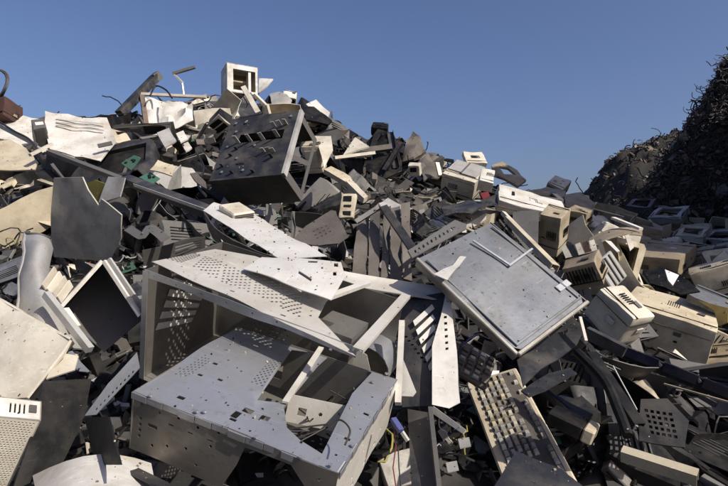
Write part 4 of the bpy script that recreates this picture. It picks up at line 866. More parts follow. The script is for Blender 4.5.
sheet('cream_flap', 'cream', [(311, 136, 3.3), (331, 136, 3.25), (333, 151, 3.1), (324, 168, 2.95), (319, 147, 3.1)], 'cream plastic flap folded against the beige box with pale door', 'flap', .008, [], .006, .05)
sheet('cream_leaf', 'cream', [(355, 137, 3.8), (369, 146, 3.6), (343, 155, 3.55)], 'triangular cream panel leaning on the slope', 'panel', .012, [], .002, .06)
bar('cream_lath', 'cream', (334, 158, 3.4), (374, 153, 3.5), .05, .02, 'cream lath lying under the triangular cream panel', 'lath')
t = thing('folded_beige_slab', 'beige slab bent in the middle lying below the beige box with pale door', 'panel', Matrix.Translation(P(345, 180, 2.7)))
sheet('slab', 'beige', [(324, 169, 2.85), (331, 166, 2.95), (350, 176, 2.8), (356, 184, 2.65), (346, 182, 2.65)], None, None, .025, [], .003, .06, parent=t)
sheet('slab', 'cream', [(346, 181, 2.66), (356, 184, 2.66), (368, 196, 2.5), (364, 199, 2.45)], None, None, .025, [], .003, .06, parent=t)
t, F = pbox('socket_plate', 'beige socket plate with three dark outlets standing upright', 'socket plate', {(0, 0, 1): (341, 192, 2.4), (1, 0, 1): (356, 193, 2.38), (0, 0, 0): (340, 218, 2.3), (1, 0, 0): (354, 217, 2.28)}, (.07, .03, .12), 'beige', slots=[('front', .2, .08, .75, .25), ('front', .25, .42, .75, .5), ('front', .2, .65, .75, .85)])
sheet('curved_vent_panel', 'grey_brown', [(331, 209, 1.85), (336, 211, 1.84), (348, 237, 1.68), (338, 243, 1.66), (318, 246, 1.68), (292, 241, 1.74), (305, 226, 1.8)], 'curved grey brown panel with rows of small slits above the pale chassis side', 'panel', .004,
      [[(312 + 4.2 * i + 2 * j, 231 - 1.8 * i + 3.2 * j), (314.4 + 4.2 * i + 2 * j, 230 - 1.8 * i + 3.2 * j), (314.4 + 4.2 * i + 2 * j, 231 - 1.8 * i + 3.2 * j), (312 + 4.2 * i + 2 * j, 232 - 1.8 * i + 3.2 * j)] for i in range(4) for j in range(3)], .006, .03)
# stack of weathered boards, middle
t = thing('warped_board_stack', 'bundle of warped grey brown boards standing upright above the open case', 'boards', Matrix.Translation(P(380, 270, 1.75)))
for k, (a, b, c, e) in enumerate(((358, 369, 351, 366), (370, 380, 368, 379), (384, 391, 381, 388), (391, 400, 390, 402), (401, 410, 403, 412))):
    y0 = 216 - k * 2.6; sheet('board', 'grey_brown', [(a, y0, 1.95 - .02 * k), (b, y0 - 3, 1.95 - .02 * k), (e, 280, 1.62), (c, 278, 1.62)], None, None, .012, [], .012, .05, parent=t)
sheet('pale_sheet', 'light_grey', [(379, 203, 2.05), (388, 197, 2.15), (413, 207, 2.05), (408, 210, 1.95), (384, 209, 1.95)], 'pale bent metal cap over the bundle of warped boards', 'metal sheet', .004, [], .008, .04)
bar('dark_strap', 'slate', (383, 206, 1.84), (430, 274, 1.50), .03, .012, 'long dark strap slanting across the warped boards', 'strap', 'L', (0, -1, .3))
bar('dark_strap', 'grey_plastic', (356, 222, 1.8), (381, 206, 1.86), .02, .012, 'short grey strap at the top of the warped boards', 'strap', 'L', (0, -1, .3))
# dark lumps on crest
sheet('crushed_dark_casing', 'black_plastic', [(362, 172, 4.25), (368, 140, 4.5), (378, 131, 4.55), (392, 130, 4.5), (399, 146, 4.4), (404, 170, 4.2), (384, 178, 4.1)], 'crushed black casing propping up the dark motor block', 'casing', .03, [], .016, .06)
for k, (a, b, m_) in enumerate((((366, 168, 4.3), (377, 134, 4.5), 'black_plastic'), ((396, 168, 4.2), (390, 132, 4.5), 'slate'), ((362, 150, 4.3), (392, 146, 4.3), 'grey_brown'), ((385, 170, 4.1), (402, 142, 4.35), 'black_plastic'))):
    bar('ridge_beam', m_, a, b, .05, .03, ('black channel beam leaning left of the dark motor block', 'slate beam standing right of the dark motor block', 'grey brown beam lying across the crushed black casing', 'black beam crossing below the dark motor block')[k], 'beam', ('C', 'L')[k % 2], (0, -.8, .4))
sheet('dark_gable', 'grey_brown', [(402, 160, 4.3), (408, 138, 4.5), (413, 131, 4.6), (421, 140, 4.5), (426, 152, 4.35), (414, 158, 4.25)], 'pointed grey brown folded panel standing up on the crest', 'panel', .02, [], .03, .06)
pbox('motor_lump', 'dark motor block with cable stubs on the crest', 'motor', {(0, 0, 1): (371, 126, 4.6), (1, 0, 1): (388, 128, 4.5), (0, 1, 1): (373, 121, 4.8), (0, 0, 0): (372, 136, 4.5)}, (.14, .14, .09), 'black_plastic', bev=.02)
pbox('cream_small_monitor', 'small cream bezel box with dark screen left of the cream boxy monitor', 'monitor', {(0, 0, 1): (407, 165, 3.9), (1, 0, 1): (419, 165, 3.85), (0, 0, 0): (409, 176, 3.8), (1, 0, 0): (420, 177, 3.78), (0, 1, 1): (409, 162, 4.0)}, (.09, .08, .08), 'cream', slots=[('front', .2, .4, .75, .8)])
sheet('tan_sack', 'grey_brown', [(417, 160, 4.1), (428, 155, 4.2), (441, 154, 4.2), (444, 162, 4.1), (440, 174, 3.9), (424, 178, 3.85)], 'crumpled grey brown sheet beside the cream boxy monitor', 'metal sheet', .01, [], .04, .04)
bar('cream_post', 'cream', (437, 163, 3.85), (440, 176, 3.8), .03, .02, 'short cream post left of the cream boxy monitor', 'post')
sheet('grey_trough', 'slate', [(440, 206, 3.0), (480, 199, 3.0), (497, 194, 3.0), (498, 203, 2.85), (470, 211, 2.75), (444, 212, 2.8)], 'dark trough shaped cover below the cream boxy monitor', 'cover', .008, [], .02, .06)
sheet('red_scrap', 'red', [(480, 193, 2.98), (488, 192, 2.98), (490, 197, 2.92), (483, 199, 2.9)], 'small red scrap lying on the dark trough shaped cover', 'plastic scrap', .006, [], .006, .05)
# left edge: rusty box with wire loops
pbox('rusty_box', 'rust red box with wire loops at the left end of the heap', 'box', {(0, 0, 1): (-14, 100, 3.6), (1, 0, 1): (7, 97, 3.6), (0, 0, 0): (-15, 120, 3.5), (1, 0, 0): (1, 114, 3.5)}, (.14, .14, .12), 'rust')
for k in range(3):
    c = P(-3 + 2 * k, 84, 3.58 + .03 * k); mb = MB().tube([c + Vector((.06 * math.cos(a) * (1 - .1 * k), .02 * math.sin(2 * a), .10 * math.sin(a))) for a in np.linspace(-1.6, 3.6, 16)], .005, 6)
    solo('wire_loop', mb, 'cable_black', 'thin black wire loop on top of the rust red box', 'wire', 'wire loops on the rusty box')
# green boards
for k, (q, lab) in enumerate((([(121, 163, 2.7), (134, 155, 2.8), (141, 158, 2.75), (131, 170, 2.6)], 'green circuit board with bent corner near the long grey rail'), ([(139, 177, 2.5), (150, 172, 2.6), (160, 178, 2.5), (152, 184, 2.4)], 'green circuit board lying above the twin slotted dark rail'))):
    t = thing('circuit_board', lab, 'circuit board', plane_frame([P(*p) for p in q]))
    sheet('board', 'pcb_green', q, None, None, .003, [], .002, .03, parent=t)
    for j in range(4): part('chip', MB().box((random.uniform(-.03, .03), random.uniform(-.02, .02), .004), (.014, .01, .005)), 'black_plastic', t)
sheet('beige_patch', 'beige', [(150, 170, 2.55), (158, 160, 2.65), (176, 165, 2.6), (172, 176, 2.5)], 'beige torn cover beside the green circuit boards', 'cover', .006, [], .006, .04)
sheet('brown_wing', 'grey_brown', [(190, 174, 2.5), (197, 172, 2.5), (206, 184, 2.4), (207, 190, 2.35), (196, 182, 2.4)], 'grey brown torn wing left of the dark slate chassis', 'panel', .006, [], .008, .04)

# ribbon cables and loose leads draped over the heap
def ribbon(pts, w, m, label):
    c = [P(*p) for p in pts]; o = []
    for i in range(len(c) - 1):
        p0, p1, p2, p3 = c[max(i - 1, 0)], c[i], c[i + 1], c[min(i + 2, len(c) - 1)]
        for k in range(6):
            u = k / 6; o.append(.5 * ((2 * p1) + (p2 - p0) * u + (2 * p0 - 5 * p1 + 4 * p2 - p3) * u * u + (3 * p1 - p0 - 3 * p2 + p3) * u ** 3))
    o.append(c[-1]); rows = []
    for i, q in enumerate(o):
        t_ = (o[min(i + 1, len(o) - 1)] - o[max(i - 1, 0)]).normalized(); s_ = t_.cross(Vector((.3 * math.sin(i * .5), -.8, .6))).normalized()
        rows.append([q + s_ * w * (j / 4 - .5) for j in range(5)])
    solo('ribbon_cable', MB().loft(rows, .0012), m, label, 'cable')
ribbon([(128, 228, 1.7), (142, 236, 1.6), (150, 228, 1.62), (166, 240, 1.55)], .03, 'grey_plastic', 'dark grey ribbon cable hanging right of the torn plastic sheet')
for k, (pts, r_, m_, lab) in enumerate((([(0, 122, 2.9), (14, 131, 2.8), (30, 140, 2.7), (44, 160, 2.5)], .006, 'cable_black', 'black lead running down across the beige rounded cover'),
        ([(150, 96, 4.1), (156, 86, 4.2), (166, 90, 4.1), (172, 98, 4.0)], .007, 'cable_black', 'black lead arching above the crumpled white sheet'),
        ([(196, 152, 2.9), (204, 168, 2.7), (198, 184, 2.5), (206, 196, 2.3)], .006, 'cable_black', 'black lead hanging left of the dark slate chassis'),
        ([(300, 118, 2.9), (306, 134, 2.8), (300, 150, 2.7), (310, 166, 2.6)], .006, 'cable_black', 'black lead drooping over the right side of the dark slate chassis'),
        ([(410, 186, 3.3), (424, 194, 3.1), (440, 190, 3.1), (452, 200, 2.95)], .006, 'cable_black', 'black lead lying left of the dark trough shaped cover'),
        ([(345, 445, .74), (350, 430, .76), (340, 420, .78), (330, 428, .78)], .0015, 'cable_brown', 'short brown lead inside the steel chassis bay'))):
    pipe('loose_lead', pts, r_, m_, lab, 'cable', 6)
# ------------------------------------------------------------------ the mound sinks below whatever lies on it
zb = np.full(MZ.shape, 1e9)
for vs, fs in HERO:
    for f in fs:
        c = [vs[i] for i in f]
        for k in range(3):
            for p in (c[0] * (1 - k / 2) + c[1] * k / 2, c[-1] * (1 - k / 2) + c[len(c) // 2] * k / 2):
                i = int(round((p.x - MX[0]) / .06)); j = int(round((p.y - MY[0]) / .06))
                if 0 <= i < MZ.shape[1] and 0 <= j < MZ.shape[0]: zb[j, i] = min(zb[j, i], p.z - .02)
for it in range(3):                               # widen the dip a little
    q = zb.copy()
    for dj in (-1, 0, 1):
        for di in (-1, 0, 1): q = np.minimum(q, np.roll(np.roll(zb, dj, 0), di, 1) + .03)
    zb = q
MZ = np.minimum(MZ, zb)
rough = np.array([[noise.fractal(Vector((x * 5, y * 5, 1)), .8, 2.2, 3) for x in MX] for y in MY])
MZ = MZ - .05 + .05 * rough
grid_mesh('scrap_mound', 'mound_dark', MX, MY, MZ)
def mz(x, y):
    i = min(max((x - MX[0]) / .06, 0), len(MX) - 1.01); j = min(max((y - MY[0]) / .06, 0), len(MY) - 1.01)
    a, b = int(i), int(j); u, v = i - a, j - b
    return (MZ[b, a] * (1 - u) + MZ[b, a + 1] * u) * (1 - v) + (MZ[b + 1, a] * (1 - u) + MZ[b + 1, a + 1] * u) * v
def hit(px, py):
    o = Vector((0, 0, CZ)); dr = P(px, py, 1) - o; s = .4; last = None
    while s < 9:
        p = o + dr * s
        if p.z < mz(p.x, p.y): return p, s
        s += .03
    return None, None
# ------------------------------------------------------------------ prototypes of the loose scrap: list of (part name, MB, material key)
def jit(a): return random.uniform(-a, a)
def torn(n, rx, ry):
    return [(rx * math.cos(2 * math.pi * i / n + .3) * random.uniform(.7, 1.15), ry * math.sin(2 * math.pi * i / n + .3) * random.uniform(.7, 1.15)) for i in range(n)]
def pr_sheet(s):
    rx, ry = random.uniform(.08, .2), random.uniform(.06, .14); sd = random.random() * 90; am = random.uniform(.01, .05)
    o = torn(random.choice((4, 4, 5, 6)), rx, ry)
    hs = [ngon(jit(rx * .3), jit(ry * .3), .012, 5)] if s % 3 == 0 else []
    return [('sheet', MB().plate(o, hs, .004, None, .05, lambda x, y: am * noise.noise(Vector((x * 7 + sd, y * 7, sd))) + am * 9 * max(0, x - rx * .4) * (s % 2)), 0)]
def pr_cover(s):
    w, l, h = random.uniform(.2, .3), random.uniform(.24, .4), random.uniform(.06, .14)
    prof = [(-w / 2, -h), (-w / 2, -.012), (-w / 2 + .012, 0), (w / 2 - .012, 0), (w / 2, -.012), (w / 2, -h)]
    return [('shell', MB().loft([[Vector((x, y, z)) for x, z in prof] for y in np.linspace(-l / 2, l / 2, 6)], .004, None, False).crumple(.03, 6, s), 0)] + \
           [('vent_slit', MB().box((jit(.001), -l * .3 + .025 * k, .006), (w * .6, .006, .004)), 1) for k in range(5)]
def pr_case(s):
    F_ = Frame(); F_.d = Vector((random.uniform(.3, .38), random.uniform(.3, .36), random.uniform(.12, .17))); F_.M = Matrix(); d = F_.d; o = []
    def f(face, hs): mb = fplate(F_, face, hs, .003, res=.07); return mb
    o.append(('base_plate', f('bottom', [rect(.05, .05, .11, .09), ngon(.2, .2, .02)]), 0))
    w, h = face_size(F_, 'back'); o.append(('rear_panel', f('back', [rect(w * .1, h * (.15 + .14 * k), w * .5, h * (.15 + .14 * k) + h * .07) for k in range(5)]), 0))
    o.append(('side_panel', f('left', []), 0)); o.append(('front_panel', f('front', [rect(w * .55, h * .15, w * .92, h * .5), rect(w * .55, h * .56, w * .92, h * .88)]), 0))
    o.append(('drive_cage', MB().box((d.x * .76, d.y * .2, d.z * .5), (d.x * .38, d.y * .3, d.z * .8)), 1))
    o.append(('rim', MB().box((d.x * .5, .006, d.z + .001), (d.x, .018, .003)), 0))
    o.append(('sticker', MB().box((d.x * .3, -.002, d.z * .5), (.07, .002, .04)), 4)); o.append(('sticker', MB().box((d.x * .45, d.y * .5, .005), (.08, .05, .002)), 4))
    sh = -d / 2
    for n_, mb, k in o: mb.v = [v + sh for v in mb.v]; mb.crumple(.035, 6, s)
    return o
def pr_crt(s):
    w, h, l = .32, .28, .28; o = []
    o.append(('bezel', MB().plate([(-w / 2 + .02, -h / 2), (w / 2 - .02, -h / 2), (w / 2, -h / 2 + .02), (w / 2, h / 2 - .02), (w / 2 - .02, h / 2), (-w / 2 + .02, h / 2), (-w / 2, h / 2 - .02), (-w / 2, -h / 2 + .02)], [rect(-w * .4, -h * .33, w * .4, h * .38)], .035, None, .1), 0))
    ring = lambda z, k: [Vector((x * k, y * k, z)) for x, y in ((-w / 2, -h / 2), (w / 2, -h / 2), (w / 2, h / 2), (-w / 2, h / 2), (-w / 2, -h / 2))]
    o.append(('rear_shell', MB().loft([ring(-.035, .98), ring(-.12, .95), ring(-.17, .72), ring(-l, .55)], .005, None, False), 0))
    if s % 2: o.append(('screen', MB().rbox((w * .8, h * .7, .02), .008, 2, None, None, (0, h * .025, -.03)), 1))
    for k in range(4): o.append(('vent_slit', MB().box((-w * .3 + .05 * k, h * .475 + .002, -.08), (.03, .006, .05)), 1))
    for n_, mb, k in o: mb.v = [v + Vector((0, 0, l * .4)) for v in mb.v]; mb.crumple(.03, 5, s)
    return o
def pr_keyb(s):
    o = [('tray', MB().rbox((.42, .15, .022), .005, 1), 0)]; mb = MB()
    for i in range(18):
        for j in range(5):
            if i in (13,) or random.random() < .08: continue
            mb.box((-.19 + i * .0222, -.055 + j * .024, .014), (.017, .018, .009), None, None, .75)
    o.append(('keys', mb, 2)); return o
def pr_board(s):
    w, h = random.uniform(.1, .2), random.uniform(.07, .14); o = [('board', MB().plate(rect(-w / 2, -h / 2, w / 2, h / 2), [], .002, None, .05, lambda x, y: .05 * x * x * 8), 3)]
    for k in range(5): o.append(('chip', MB().box((jit(w * .35), jit(h * .35), .008), (random.uniform(.01, .03), random.uniform(.01, .025), .006)), 1))
    for k in range(2): o.append(('slot', MB().box((-w * .2 + .03 * k, h * .1, .009), (.008, h * .6, .010)), 4))
    return o
def pr_drive(s):
    w, l, h = random.choice(((.146, .18, .042), (.10, .14, .026))); o = [('body', MB().rbox((w, l, h), .003, 1), 5), ('faceplate', MB().rbox((w * 1.02, .008, h * 1.03), .002, 1, None, None, (0, -l / 2 - .004, 0)), 0)]
    o.append(('tray_slot', MB().box((0, -l / 2 - .009, h * .1), (w * .86, .003, h * .16)), 1)); o.append(('button', MB().box((w * .35, -l / 2 - .010, -h * .25), (w * .1, .005, h * .16)), 4)); return o
def pr_psu(s):
    o = [('body', MB().rbox((.15, .14, .085), .003, 1).crumple(.008, 8, s), 5), ('fan_ring', MB().tube([(.05 * math.cos(a), -.072, .037 * math.sin(a)) for a in np.linspace(0, 6.28, 17)], .003, 5), 4)]
    for k in range(5): o.append(('grille_bar', MB().box((0, -.0725, -.028 + .014 * k), (.08, .003, .003)), 4))
    o.append(('cable', MB().tube([(.05, .07, 0), (.06, .12, .03), (.02, .17, .02), (-.05, .2, -.03), (-.08, .25, .0)], .007, 6), 1)); return o
def pr_bezel(s):
    w, h = .18, .40; hs = [rect(-w * .4, h * (.26 - .115 * k), w * .4, h * (.26 - .115 * k) + h * .09) for k in range(3)] + [rect(-w * .35 + .02 * k, -h * .42, -w * .35 + .02 * k + .008, -h * .2) for k in range(7)]
    o = [('face', MB().plate(rect(-w / 2, -h / 2, w / 2, h / 2), hs, .006, None, .08, lambda x, y: .25 * x * x), 0)]
    for k in (-1, 1): o.append(('side_lip', MB().box((k * w * .49, 0, -.015), (.005, h * .98, .035)), 0))
    for n_, mb, k in o: mb.crumple(.03, 6, s)
    return o
def pr_bar(s):
    L = random.uniform(.2, .5); return [('bar', bar_mb((-L / 2, 0, 0), (L / 2, jit(.02), jit(.02)), random.uniform(.015, .04), random.uniform(.012, .03), ('L', 'C', 'box')[s % 3]).crumple(.01, 4, s), 0)]
def pr_cable(s):
    p = Vector((-.15, 0, .0)); d_ = Vector((1, jit(1), .3)); o = []
    for k in range(22):
        o.append(p.copy()); d_ = (d_ + Vector((jit(.9), jit(.9), jit(.6) - p.z * 2.5))).normalized(); p = p + d_ * .028
    return [('cable', MB().tube(o, random.uniform(.003, .007), 6), 1)]
def pr_fan(s):
    o = [('frame', MB().plate(rect(-.045, -.045, .045, .045), [ngon(0, 0, .040, 20)] + [ngon(x * .039, y * .039, .003) for x in (-1, 1) for y in (-1, 1)], .012, None, None), 1), ('hub', MB().tube([(0, 0, -.012), (0, 0, -.001)], .016, 12), 1), ('label', MB().tube([(0, 0, -.001), (0, 0, -.0004)], .012, 12), 4)]
    for k in range(7):
        a = k * 6.283 / 7; o.append(('blade', MB().box((.027 * math.cos(a), .027 * math.sin(a), -.006), (.024, .016, .0015), None, Matrix.Rotation(a, 3, 'Z') @ Matrix.Rotation(.6, 3, 'X')), 1))
    return o
def pr_housing(s):
    w, l, h = random.uniform(.2, .34), random.uniform(.18, .3), random.uniform(.08, .16)
    o = [('body', MB().rbox((w, l, h), .012, 2, None, random.uniform(.75, 1), (0, 0, 0), 4).crumple(.03, 6, s).crumple(.01, 18, s), 0)]
    o.append(('feed_slot', MB().box((0, -l * .48, h * .15), (w * .7, .02, h * .14)), 1)); o.append(('panel_strip', MB().box((w * .2, -l * .3, h * .5), (w * .3, l * .12, .008)), 4))
    for k in range(4): o.append(('vent_slit', MB().box((-w * .3 + k * .02, l * .2, h * .5), (.007, l * .25, .006)), 1))
    return o
KINDS = {'sheet': (pr_sheet, 8, 'scrap_sheet', 'metal sheet', 'bent torn {c} sheet'), 'cover': (pr_cover, 4, 'bent_cover', 'cover', 'buckled {c} vented cover'), 'case': (pr_case, 4, 'computer_case', 'chassis', 'gutted {c} computer case with open drive bays'),
         'crt': (pr_crt, 4, 'monitor_housing', 'monitor', 'empty {c} monitor housing'), 'keyb': (pr_keyb, 2, 'keyboard', 'keyboard', '{c} keyboard with missing keys'), 'board': (pr_board, 4, 'circuit_board', 'circuit board', 'green circuit board with black chips'),
         'drive': (pr_drive, 3, 'disk_drive', 'drive', 'metal disk drive with {c} faceplate'), 'psu': (pr_psu, 2, 'power_supply', 'power supply', 'metal power supply with fan grille'), 'bezel': (pr_bezel, 3, 'slotted_fascia', 'fascia', '{c} slotted computer fascia'),
         'bar': (pr_bar, 6, 'metal_bar', 'bar', 'narrow {c} bar'), 'cable': (pr_cable, 5, 'cable', 'cable', 'snarled {c} cable'), 'fan': (pr_fan, 2, 'cooling_fan', 'fan', 'square cooling fan with seven blades'), 'housing': (pr_housing, 4, 'printer_housing', 'housing', 'battered {c} plastic housing')}
PROTO = {}
for k, (fn, n, *_) in KINDS.items():
    PROTO[k] = []
    for s in range(n):
        pl = fn(s); vs = [v for _, mb, _ in pl for v in mb.v]; fs = []; off = 0
        for _, mb, _ in pl: fs += [tuple(i + off for i in f) for f in mb.f]; off += len(mb.v)
        step = max(1, len(vs) // 60)
        PROTO[k].append(([(nm, mb.mesh(nm, 'steel'), mk) for nm, mb, mk in pl], vs, fs, vs[::step]))
COLN = {'cable_black': 'black', 'olive': 'yellow', 'white': 'white', 'cream': 'cream', 'beige': 'beige', 'tan': 'tan', 'grey_plastic': 'dark grey', 'light_grey': 'light grey', 'slate': 'slate', 'black_plastic': 'black', 'brown': 'brown', 'grey_brown': 'grey brown', 'steel_matt': 'steel', 'steel_pale': 'pale steel', 'steel_scuffed': 'blue grey'}
from collections import Counter
_tops = [o for o in COL.objects if o.parent is None and o.get('category')]
_cn = Counter(o.name.split('.')[0] for o in _tops)
LM = []
for o in _tops:
    if _cn[o.name.split('.')[0]] == 1: LM.append((o.matrix_basis.translation.copy(), o.name.replace('_', ' ')))
# coarse depth buffer of what stands so far (to keep loose scrap from covering it)
BW, BH, BS = 243, 162, 3.0
DB = np.full((BH, BW), 1e9)
def splat(vs, fs):
    for f in fs:
        q = [vs[i] for i in f]
        for tri in ([q[0], q[k], q[k + 1]] for k in range(1, len(q) - 1)):
            if min(v.y for v in tri) < .2: continue
            pp = [proj(v) for v in tri]; dp = sum(v.y for v in tri) / 3
            x0, x1 = min(p[0] for p in pp) / BS, max(p[0] for p in pp) / BS; y0, y1 = min(p[1] for p in pp) / BS, max(p[1] for p in pp) / BS
            if x1 < 0 or y1 < 0 or x0 >= BW or y0 >= BH: continue
            x0, x1, y0, y1 = max(0, int(x0)), min(BW - 1, int(x1)), max(0, int(y0)), min(BH - 1, int(y1))
            if x1 - x0 < 2 or y1 - y0 < 2: DB[y0:y1 + 1, x0:x1 + 1] = np.minimum(DB[y0:y1 + 1, x0:x1 + 1], dp); continue
            X, Y = np.meshgrid((np.arange(x0, x1 + 1) + .5) * BS, (np.arange(y0, y1 + 1) + .5) * BS)
            (ax, ay), (bx, by), (cx_, cy_) = pp; den = (by - cy_) * (ax - cx_) + (cx_ - bx) * (ay - cy_)
            if abs(den) < 1e-6: continue
            u = ((by - cy_) * (X - cx_) + (cx_ - bx) * (Y - cy_)) / den; v = ((cy_ - ay) * (X - cx_) + (ax - cx_) * (Y - cy_)) / den
            ins = (u > -.05) & (v > -.05) & (u + v < 1.05)
            dd = 1 / (u / tri[0].y + v / tri[1].y + (1 - u - v) / tri[2].y)
            DB[y0:y1 + 1, x0:x1 + 1] = np.where(ins & (dd > .2), np.minimum(DB[y0:y1 + 1, x0:x1 + 1], dd), DB[y0:y1 + 1, x0:x1 + 1])
for vs, fs in HERO: splat(vs, fs)
SIL = [(-60, 118), (0, 114), (45, 112), (110, 116), (120, 108), (150, 95), (200, 93), (222, 86), (262, 84), (290, 88), (310, 97), (330, 110), (345, 126), (370, 128), (385, 124), (400, 130), (425, 148), (445, 158), (480, 158), (500, 164), (520, 178), (545, 178), (560, 182), (590, 195), (610, 205), (660, 214), (790, 220)]
sil = lambda x: np.interp(x, [s[0] for s in SIL], [s[1] for s in SIL])
hv = []; hf = []
for vs, fs in HERO:
    k = len(hv); hv += vs; hf += [tuple(i + k for i in f) for f in fs]
HB = BVHTree.FromPolygons(hv, hf)
lv = []; lf = []
for vs, fs in LITS:
    k = len(lv); lv += vs; lf += [tuple(i + k for i in f) for f in fs]
LB = BVHTree.FromPolygons(lv, lf); random.seed(23)
PLACED = []; COUNT = {}; SUB = {'sticker', 'label', 'vent_slit', 'button', 'tray_slot', 'chip', 'grille_bar', 'feed_slot', 'keys'}
def put(kind, px, py, m, sc=1., tries=6, sink=.25, check=True, flat=.6):
    nm, cat, lab = KINDS[kind][2:]
    if kind == 'cable': m = random.choice(('cable_black', 'cable_black', 'cable_black', 'light_grey', 'red', 'blue', 'olive', 'grey_plastic'))
    p, s = hit(px, py)
    if p is None: return False
    e = .06; nrm = Vector((mz(p.x - e, p.y) - mz(p.x + e, p.y), mz(p.x, p.y - e) - mz(p.x, p.y + e), 2 * e)).normalized()
    for tr in range(tries):
        idx = random.randrange(len(PROTO[kind])); pl, vs, fs, smp = PROTO[kind][idx]
        up = (nrm + Vector((jit(1), jit(1), jit(1))) * flat).normalized()
        R = up.to_track_quat('Z', 'Y').to_matrix().to_4x4() @ Matrix.Rotation(random.uniform(0, 6.28), 4, 'Z')
        k = sc * random.uniform(.8, 1.15)
        ext = [(R @ v).z * k for v in smp]; lift = -min(ext) * (1 - sink) 
        for step in range(5):
            M = Matrix.Translation(p + Vector((0, 0, lift * .6 + step * .035)) + nrm * .02) @ R @ Matrix.Scale(k, 4)
            w = [M @ v for v in smp]; bad = 0; good = True
            if min(v.y for v in w) < .6: good = False; break
            if check:
                for v in w:
                    x, y = proj(v)
                    if y < sil(x) - 2: good = False; break
                    i, j = int(x / BS), int(y / BS)
                    if 0 <= i < BW and 0 <= j < BH and DB[j, i] < 50 and v.y < DB[j, i] - .0: bad += 1
                if not good: break
                if bad > len(w) * .10: good = False; continue
                if any(LB.ray_cast(v, -SUN)[0] is not None for v in w): good = False; continue
            if HB.overlap(BVHTree.FromPolygons([M @ v for v in vs], fs)): good = False; continue
            good = True; break
        if good: break
    if not good: return False
    if kind == 'board': lb = lab
    else: lb = lab.format(c=COLN.get(m, m))
    c0 = M @ Vector(); uz = (R @ Vector((0, 0, 1))).z
    post = 'lying flat' if uz > .85 else 'tilted' if uz > .45 else 'standing on edge' if uz > -.3 else 'turned over'
    nd = min(LM, key=lambda q: (q[0] - c0).length); dz = c0.z - nd[0].z
    wh = ('above' if dz > .12 else 'below' if dz < -.12 else 'beside') + ' the ' + nd[1]; label = lb + ' ' + post + ' ' + wh
    mm = {0: m, 1: m if kind == 'cable' else 'black_plastic' if m != 'black_plastic' else 'slate', 2: random.choice(('cream', 'light_grey', 'grey_plastic')), 3: 'pcb_green', 4: 'light_grey', 5: 'steel_matt'}
    grp = 'loose ' + cat + ' scrap ' + wh
    if len(pl) == 1:
        o = bpy.data.objects.new(nm, pl[0][1]); COL.objects.link(o); o.matrix_world = M; tag(o, label, cat, grp)
        o.material_slots[0].link = 'OBJECT'; o.material_slots[0].material = MATS[mm[pl[0][2]]]
    else:
        r = bpy.data.objects.new(nm, None); COL.objects.link(r); r.matrix_world = M; r.empty_display_size = .05; tag(r, label, cat, grp); first = None
        for n_, me, mk in pl:
            o = bpy.data.objects.new(n_, me); COL.objects.link(o)
            if first is None: first = o
            o.parent = first if n_ in SUB and first is not o else r
            if n_ == 'keys': o['kind'] = 'stuff'
            o.material_slots[0].link = 'OBJECT'; o.material_slots[0].material = MATS[mm[mk]]
    COUNT[kind] = COUNT.get(kind, 0) + 1
    return True
